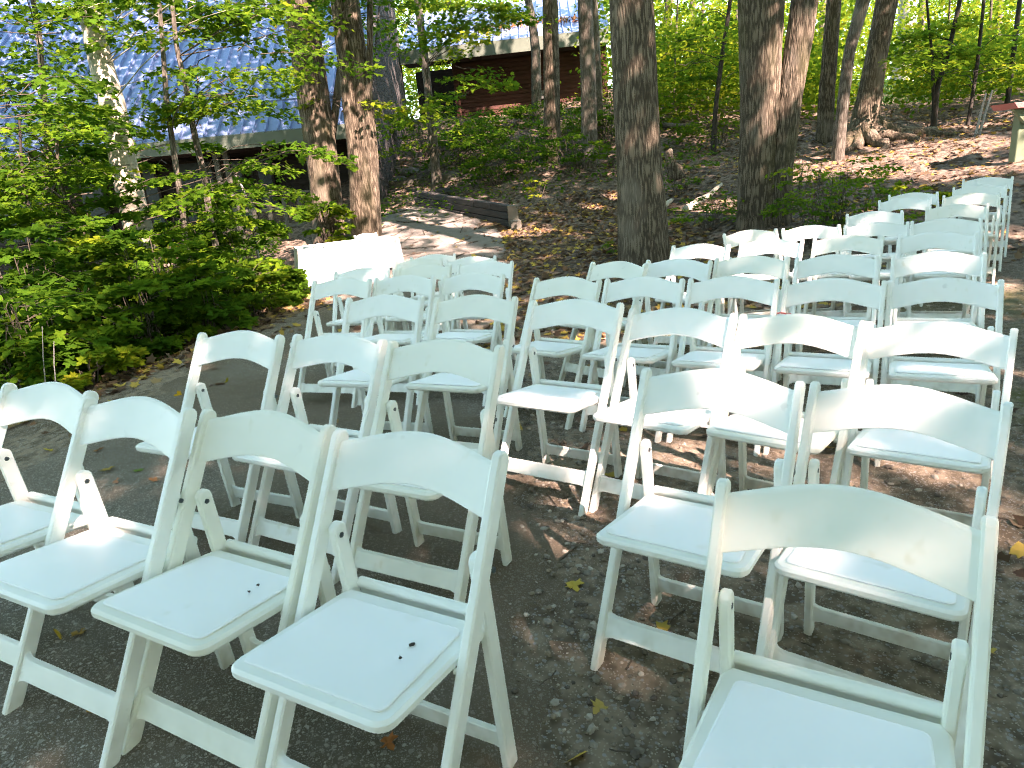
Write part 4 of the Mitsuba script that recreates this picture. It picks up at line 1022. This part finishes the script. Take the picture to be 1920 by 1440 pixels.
# stones and grit
ico = trimesh.creation.icosahedron()
def stones(n, P, smin, smax, r):
    s = smin * (smax / smin) ** (r.uniform(0, 1, n) ** 2.2)
    iv = ico.vertices
    jit = r.uniform(.72, 1.2, (n, len(iv), 1))
    V = iv[None] * jit * s[:, None, None] * np.stack([r.uniform(.8, 1.3, n), r.uniform(.7, 1.1, n), r.uniform(.45, .8, n)], 1)[:, None]
    a = r.uniform(0, 6.28, n); ca, sa = np.cos(a)[:, None], np.sin(a)[:, None]
    V = np.stack([ca * V[..., 0] - sa * V[..., 1], sa * V[..., 0] + ca * V[..., 1], V[..., 2]], -1)
    V = V + P[:, None] + np.array([0, 0, .15])[None, None] * s[:, None, None]
    F = (ico.faces[None] + (np.arange(n) * len(iv))[:, None, None]).reshape(-1, 3)
    pal = np.array([(.15, .13, .10), (.22, .195, .16), (.34, .31, .26), (.12, .10, .08), (.19, .155, .11)])
    c = pal[r.integers(0, 5, n)] * r.uniform(.7, 1.2, (n, 1))
    return trimesh.Trimesh(V.reshape(-1, 3), F, process=False), np.repeat(c, len(iv), 0)


edge_pts = np.array(path_poly.boundary.segmentize(.02).coords)
edge_pts = edge_pts[(edge_pts[:, 1] > .8) & (edge_pts[:, 1] < 5) & (edge_pts[:, 0] > -.8)]
E1_ = edge_pts[gr.integers(0, len(edge_pts), 2600)] + np.c_[gr.normal(.12, .13, 2600), gr.normal(0, .05, 2600)]
def near_right(n): return np.c_[gr.uniform(.1, 4.6, n), .7 + 6 * gr.uniform(0, 1, n) ** 1.3]
P = np.vstack([np.c_[E1_, floor_z(E1_[:, 0], E1_[:, 1])], scatter(9000, near_right)])
m, col = stones(len(P), P, .0025, .017, gr)
put('gravel', m, 'm_stone', color=col, smooth=False)
tag('gravel', 'small stones and grit scattered over the dirt along the asphalt edge', 'gravel', kind='stuff')
tw = []
for i in range(420):
    if i < 150: x, y, L = gr.uniform(.0, 3.5), gr.uniform(.9, 5), gr.uniform(.03, .12)
    else: x, y, L = gr.uniform(-3, 9), gr.uniform(7, 20), gr.uniform(.15, .7)
    a = gr.uniform(0, 6.28); s = np.linspace(-.5, .5, 4)
    q = np.stack([x + np.cos(a) * s * L, y + np.sin(a) * s * L + gr.normal(0, L * .05, 4)], 1)
    tw.append(tube(np.c_[q, floor_z(q[:, 0], q[:, 1]) + .005 + .012 * (i > 150)], gr.uniform(.0012, .0026) if i < 150 else gr.uniform(.004, .013), 5))
put('twigs', join(tw), 'm_twig', smooth=True)
tag('twigs', 'dry twigs and sticks lying about on the dirt and the slope', 'twigs', kind='stuff')
# fallen branches that stand out, stump, rocks
def branch(name, uvd, r0, lab, cat, bark='m_palepost'):
    P = np.array([at(*q) for q in uvd]); P[:, 2] = np.maximum(P[:, 2], ground(P[:, 0], P[:, 1]) + r0 * .6)
    t_ = np.linspace(0, len(P) - 1, 14); C = np.stack([np.interp(t_, np.arange(len(P)), P[:, j]) for j in range(3)], 1)
    m = gnarl(tube(C, np.linspace(r0, r0 * .4, 14), 12), r0 * .7)
    k = put(newkey(name), m, bark, smooth=True); tag(k, lab, cat)
branch('fallen_branch', [(1245, 235, 17.2), (1290, 236, 17.4), (1330, 228, 17.6)], .06, 'pale fallen branch on the slope just right of the thickest trunk', 'branch', 'm_bark_grey')
branch('fallen_branch', [(1285, 395, 11.9), (1310, 385, 12.1), (1330, 366, 12.3), (1352, 361, 12.6)], .07, 'bleached broken root wood in the sun patch between the thickest and two-stemmed trunks', 'branch', 'm_beech')
branch('fallen_branch', [(1238, 392, 11.6), (1262, 372, 11.9)], .06, 'bleached wood fragment beside the right edge of the thickest trunk', 'branch', 'm_beech')
branch('fallen_branch', [(1655, 268, 14.0), (1690, 254, 14.2), (1740, 262, 14.4), (1755, 258, 14.5)], .07, 'fallen branch lying right of the root-flared trunk', 'branch', 'm_bark_grey')
branch('stump', [(1270, 336, 13.2), (1262, 310, 13.2), (1252, 284, 13.3)], .16, 'dark leaning broken stump right of the thickest trunk', 'stump', 'm_bark')
for i, (u, v, d, s, lab) in enumerate(((826, 358, 17.0, .35, 'dark mossy rock behind the far end of the timber wall'), (843, 322, 18.2, .32, 'pale sunlit rock on the slope right of the slim trunk'), (772, 330, 19.4, .28, 'flat grey rock on the slope above the short timber wall'), (748, 336, 19.2, .25, 'rounded tan rock above the short timber wall'))):
    r = np.random.default_rng(900 + i); m = trimesh.creation.icosphere(3, 1.0)
    m.vertices *= (.75 + .5 * meshkit.fbm(m.vertices * 1.6 + i * 9, 3))[:, None] * [s, s * .7, s * .55]
    q = at(u, v, d); q[2] = float(ground(q[0], q[1])); m.vertices += q
    k = put(newkey('rock'), m, 'm_timber' if i == 0 else 'm_rail', smooth=30); tag(k, lab, 'rock')
# grass beyond
n = 26000
P = np.c_[gr.uniform(9, 26, n), gr.uniform(22, 40, n)]; z = ground(P[:, 0], P[:, 1])
h = gr.uniform(.1, .3, n); w = .012; a = gr.uniform(0, 6.28, n)
V = np.stack([np.c_[P[:, 0] - w * np.cos(a), P[:, 1] - w * np.sin(a), z], np.c_[P[:, 0] + w * np.cos(a), P[:, 1] + w * np.sin(a), z], np.c_[P[:, 0] + gr.normal(0, .08, n), P[:, 1] + gr.normal(0, .08, n), z + h]], 1).reshape(-1, 3)
put('grass', trimesh.Trimesh(V, np.arange(3 * n).reshape(-1, 3), process=False), 'm_grass', color=np.repeat(np.array([(.06, .14, .04)]) * gr.uniform(.7, 1.4, (n, 1)), 3, 0), smooth=False)
tag('grass', 'strip of grass at the far edge of the wood, upper right', 'grass', kind='stuff')

# ------------------------------------------------------------------ the wood behind and the canopy
fr = np.random.default_rng(99)
def cluster_leaves(C, per, rad, size, shape, mean, spread, r, flat=.6, colmul=1.0):
    n = len(C) * per
    B = np.repeat(C, per, 0) + rand_dirs(n, r) * (rad * r.uniform(0, 1, (n, 1)) ** .5) * np.array([1.2, 1.2, .6])
    mu = np.repeat(r.normal(mean, .5, len(C)), per)
    pal = leaf_cols(n, r, 0, 0.001)
    t = np.clip(mu + r.normal(0, spread, n), 0, 3.99); i = t.astype(int); w = (t - i)[:, None]
    col = (GREENS[i] * (1 - w) + GREENS[i + 1] * w) * r.uniform(.8, 1.2, (n, 1)) * colmul
    return leaves(shape, B, r.normal(size=(n, 3)) * [1, 1, .5], np.array([0, 0, 1.0]) + r.normal(0, flat, (n, 3)), size * r.uniform(.7, 1.2, n), col)


def px_region(n, u0, u1, v0, v1, d0, d1):
    return np.array([at(fr.uniform(u0, u1), fr.uniform(v0, v1), math.exp(fr.uniform(math.log(d0), math.log(d1)))) for _ in range(n)])
C1 = np.vstack([px_region(260, 745, 860, -60, 200, 27, 36), px_region(1500, 1110, 2000, -60, 190, 19, 38), px_region(450, 1220, 1420, 60, 235, 17.5, 26), px_region(380, 1690, 2000, 60, 210, 16.5, 24), px_region(700, -60, 1120, -80, 30, 31, 45), px_region(260, 690, 1100, -40, 150, 29, 40), px_region(300, 1470, 1560, 80, 250, 17, 30), px_region(420, 1380, 1900, -40, 150, 30, 42)])
xs, ys = fr.uniform(-70, 90, 2600), fr.uniform(40, 75, 2600)
C2 = np.c_[xs, ys, ground(xs, ys) + fr.uniform(0, 16, 2600)]
th_, rd_ = fr.uniform(math.pi * .93, math.pi * 2.04, 1500), fr.uniform(17, 36, 1500)
xr_, yr_ = 2 + rd_ * np.cos(th_), 2 + rd_ * np.sin(th_)
C3 = np.c_[xr_, yr_, ground(xr_, yr_) + 6.0 * fr.uniform(0, 1, 1500) ** 1.2]  # unseen foliage ring behind the camera, added for its green bounce light
C1 = C1[C1[:, 2] > ground(C1[:, 0], C1[:, 1]) + .3]
keep = ~((C1[:, 0] / C1[:, 1] > .53) & (C1[:, 0] / C1[:, 1] < .575) & (C1[:, 2] < 5.2) & (C1[:, 1] < 33))
C1 = C1[keep]
m1, c1 = cluster_leaves(C1, 26, .75, .15, 'diamond', 2.35, .7, fr)
C2 = np.vstack([C2, C3])
m2, c2 = cluster_leaves(C2, 34, 1.7, .40, 'diamond', 1.6, .7, fr)
put('woodland', join([m1, m2]), 'm_leaf', color=np.vstack([c1, c2]), smooth=False)
tag('woodland', 'sunlit yellow-green foliage of the wood beyond, plus an unseen ring added behind the viewer', 'woodland', kind='stuff')
DT = ['thicker far trunk in the foliage just right of the thickest trunk', 'far trunk in the foliage midway between the thickest trunk and the crooked sapling', 'thin far stem in the foliage just left of the crooked black sapling', 'far trunk in the foliage just left of the two-stemmed trunk',
      'far trunk in the foliage left of the dark straight trunk', 'far trunk in the foliage just right of the root-flared leaning trunk', 'slim far trunk in the foliage near the forked sapling', 'far trunk in the foliage left of the tray, near the right edge',
      'very thin stem beside the thicker far trunk right of the thickest trunk', 'thin far stem partly behind the two-stemmed trunk', 'thin far stem beside the black sapling at upper right', 'thin far stem just behind the forked sapling']
for i, (u, d, w) in enumerate(((1245, 24, 16), (1290, 27, 12), (1310, 21, 6), (1375, 23, 10), (1535, 26, 12), (1720, 26, 13), (1790, 23, 9), (1865, 28, 14), (1262, 19, 4), (1400, 20, 5), (1850, 20, 5), (1772, 19.5, 4))):
    vb = 240 - .094 * (u - 1300)
    tree('distant_tree', [(u, vb - (d - 18) * 4, w), (u + 4, 100, w * .9), (u + 9, 0, w * .8)], d, DT[i], 'm_bark_grey', seed=60 + i, nseg=14, rough=.01, upto=9, group='slim trunks in the far foliage')

# unseen crowns for shade, gaps cut towards the sun to place the sun patches
GAPS = [('R6b', 0, .70, .26), ('R6c', 0, .70, .26), ('R6b', -.1, .42, .2), ('R6c', 0, .42, .2), ('R3c', -.05, .70, .20), ('R3c', .12, .69, .14), ('R3d', -.14, .70, .15), ('R3d', 0, .66, .1), ('R8e', -.05, .70, .2), ('R8d', -.02, .70, .18), ('R7c', .1, .70, .14), ('R7b', 0, .7, .16),
        ('R6d', -.05, .70, .18), ('R9e', -.05, .7, .16), ('R5e', .05, .69, .13), ('R2c', -.1, .71, .08), ('R3b', .14, .68, .08), ('L1a', .02, .70, .14), ('L2b', -.02, .70, .13), ('R3b', 0, .41, .12), ('R3c', -.05, .40, .16), ('R3a', .1, .41, .1), ('R7d', -.15, .7, .1), ('R4e', .05, .73, .07)]
GP3 = [(chair_pt(n, [lx, S_ * lz, lz]), r) for n, lx, lz, r in GAPS]
for u, v, r in ((1240, 760, .1), (1720, 870, .22), (1650, 850, .12), (1290, 1110, .10), (1330, 1130, .12), (1180, 870, .12), (1210, 855, .1), (1890, 690, .2), (1900, 850, .2), (1890, 1090, .18), (1000, 1030, .05), (990, 600, .2), (1060, 640, .25), (1120, 650, .2), (870, 605, .22),
                (1880, 440, .4), (1890, 530, .25), (1900, 580, .2), (1895, 620, .15), (200, 915, .07), (520, 570, .3), (480, 590, .2), (130, 720, .15), (180, 715, .2)):
    GP3.append((on_ground(u, v), r))
for u, v, d, r in ((590, 495, 10.3, .95), (570, 530, 10.2, .6), (850, 450, 12.4, .4), (900, 455, 12.6, .35), (950, 450, 12.6, .3), (1010, 450, 12.6, .4), (830, 415, 14.2, .3), (880, 418, 14, .25), (760, 408, 15, .25), (1260, 400, 11.5, .5), (1300, 397, 11.6, .5), (1350, 385, 11.8, .5),
                   (1180, 360, 14, .4), (1060, 395, 13.5, .3), (1100, 385, 13.7, .3), (1150, 375, 13.9, .3), (1520, 320, 12.5, .7), (1580, 312, 12.5, .7), (1650, 300, 12.4, .9), (1720, 292, 12.4, .9), (1790, 285, 12.3, .9), (1850, 280, 12.3, .8), (1760, 322, 10.8, .5), (1830, 318, 10.7, .6), (1900, 320, 10.4, .6), (1700, 322, 11, .4), (1610, 265, 14.3, .6), (1640, 262, 14.2, .5), (1800, 235, 15, .7), (1880, 225, 15, .8),
                   (185, 90, 10.5, .35), (175, 40, 10.5, .35), (195, 140, 10.5, .2), (212, 195, 10.5, .2), (1215, 250, 8.7, .1), (1225, 215, 8.7, .08), (1430, 110, 9.8, .15), (1415, 300, 9.8, .08), (1580, 200, 12.9, .2), (700, 340, 13.8, .15), (645, 195, 13.9, .3), 
                   (1010, 360, 12.4, .3), (1070, 200, 24, .9), (960, 160, 24, .6), (1110, 200, 24, .7), (900, 60, 24, .8), (1000, 50, 24, .8), (485, 520, 8.6, .35), (170, 700, 5.7, .25), (1710, 340, 9.5, .3)):
    GP3.append((at(u, v, d), r))
GC, GR = np.array([g[0] for g in GP3]), np.array([g[1] for g in GP3])
cr = np.random.default_rng(5)
NC = 52000
CC = np.c_[cr.uniform(-20, 24, NC), cr.uniform(-19, 20, NC), cr.uniform(6.5, 14, NC)]
CC = CC[(CC[:, 1] < 11) | ((CC[:, 0] < 3.5) & (CC[:, 2] > 9.0)) | ((CC[:, 0] < 9) & (CC[:, 2] > 10.5))]
HIT = CC[:, :2] - SUN[None, :2] / SUN[2] * (CC[:, 2:] - .5)
seat_area = (HIT[:, 0] > -3.6) & (HIT[:, 0] < 5.5) & (HIT[:, 1] > -2) & (HIT[:, 1] < np.where(HIT[:, 0] > -.5, 13.5, 8.5))
dens = meshkit.fbm(CC * [.25, .25, .4], 2, 3)
CC_open = (CC[:, 0] > -3.5) & (CC[:, 0] < 6.0) & (CC[:, 1] > -.8) & (CC[:, 1] < 8.5) & (cr.uniform(0, 1, len(CC)) > .15)  # crowns thinned above the chairs so sky light brightens the seats
CC = CC[~CC_open & (seat_area & (dens > .12) | ~seat_area)]
HIT = CC[:, :2] - SUN[None, :2] / SUN[2] * (CC[:, 2:] - .5)
seat_area = (HIT[:, 0] > -3.6) & (HIT[:, 0] < 5.5) & (HIT[:, 1] > -2) & (HIT[:, 1] < np.where(HIT[:, 0] > -.5, 13.5, 8.5))
dens = meshkit.fbm(CC * [.25, .25, .4], 2, 3)
CC = CC[(seat_area & (dens > .12)) | (~seat_area & (dens > .25) & (cr.uniform(0, 1, len(CC)) < np.where((HIT[:, 0] < -3.6) & (HIT[:, 1] > 3) & (HIT[:, 1] < 13), .10, .62)))]
d_ = CC[:, None] - GC[None]
perp = np.linalg.norm(d_ - (d_ @ SUN)[..., None] * SUN, axis=-1)
CC = CC[~(perp < GR[None] * .85 + .13).any(1)]
m, col = cluster_leaves(CC, 14, .45, .24, 'diamond', 1.1, .6, cr, .7)
tk = []
for x, y, h, r in ((7.5, -6.5, 11, .3), (1.0, -9, 12, .35), (12, -2, 11, .28), (14, -11, 12, .3), (-7, -5, 11, .3), (9.5, 3.5, 11, .25)):
    g = float(ground(x, y)); t, C, rr = trunk_mesh([(x, y, g - .3), (x + .2, y, g + h * .5), (x + .1, y + .3, g + h)], [r, r * .75, r * .3], int(x * 3 + 50), 30, .15, .03)
    tk.append(t)
put('canopy__trunk', join(tk), 'm_bark', smooth=True); labels['canopy__trunk'] = {'kind': 'stuff'}
put('canopy__leaves', m, 'm_leaf', color=col, smooth=False); print('canopy tris', len(m.faces)); labels['canopy__leaves'] = {'kind': 'stuff'}
tag('canopy', 'unseen leafy crowns of the wood, gaps shaped to place the sun patches', 'tree canopy', kind='stuff')
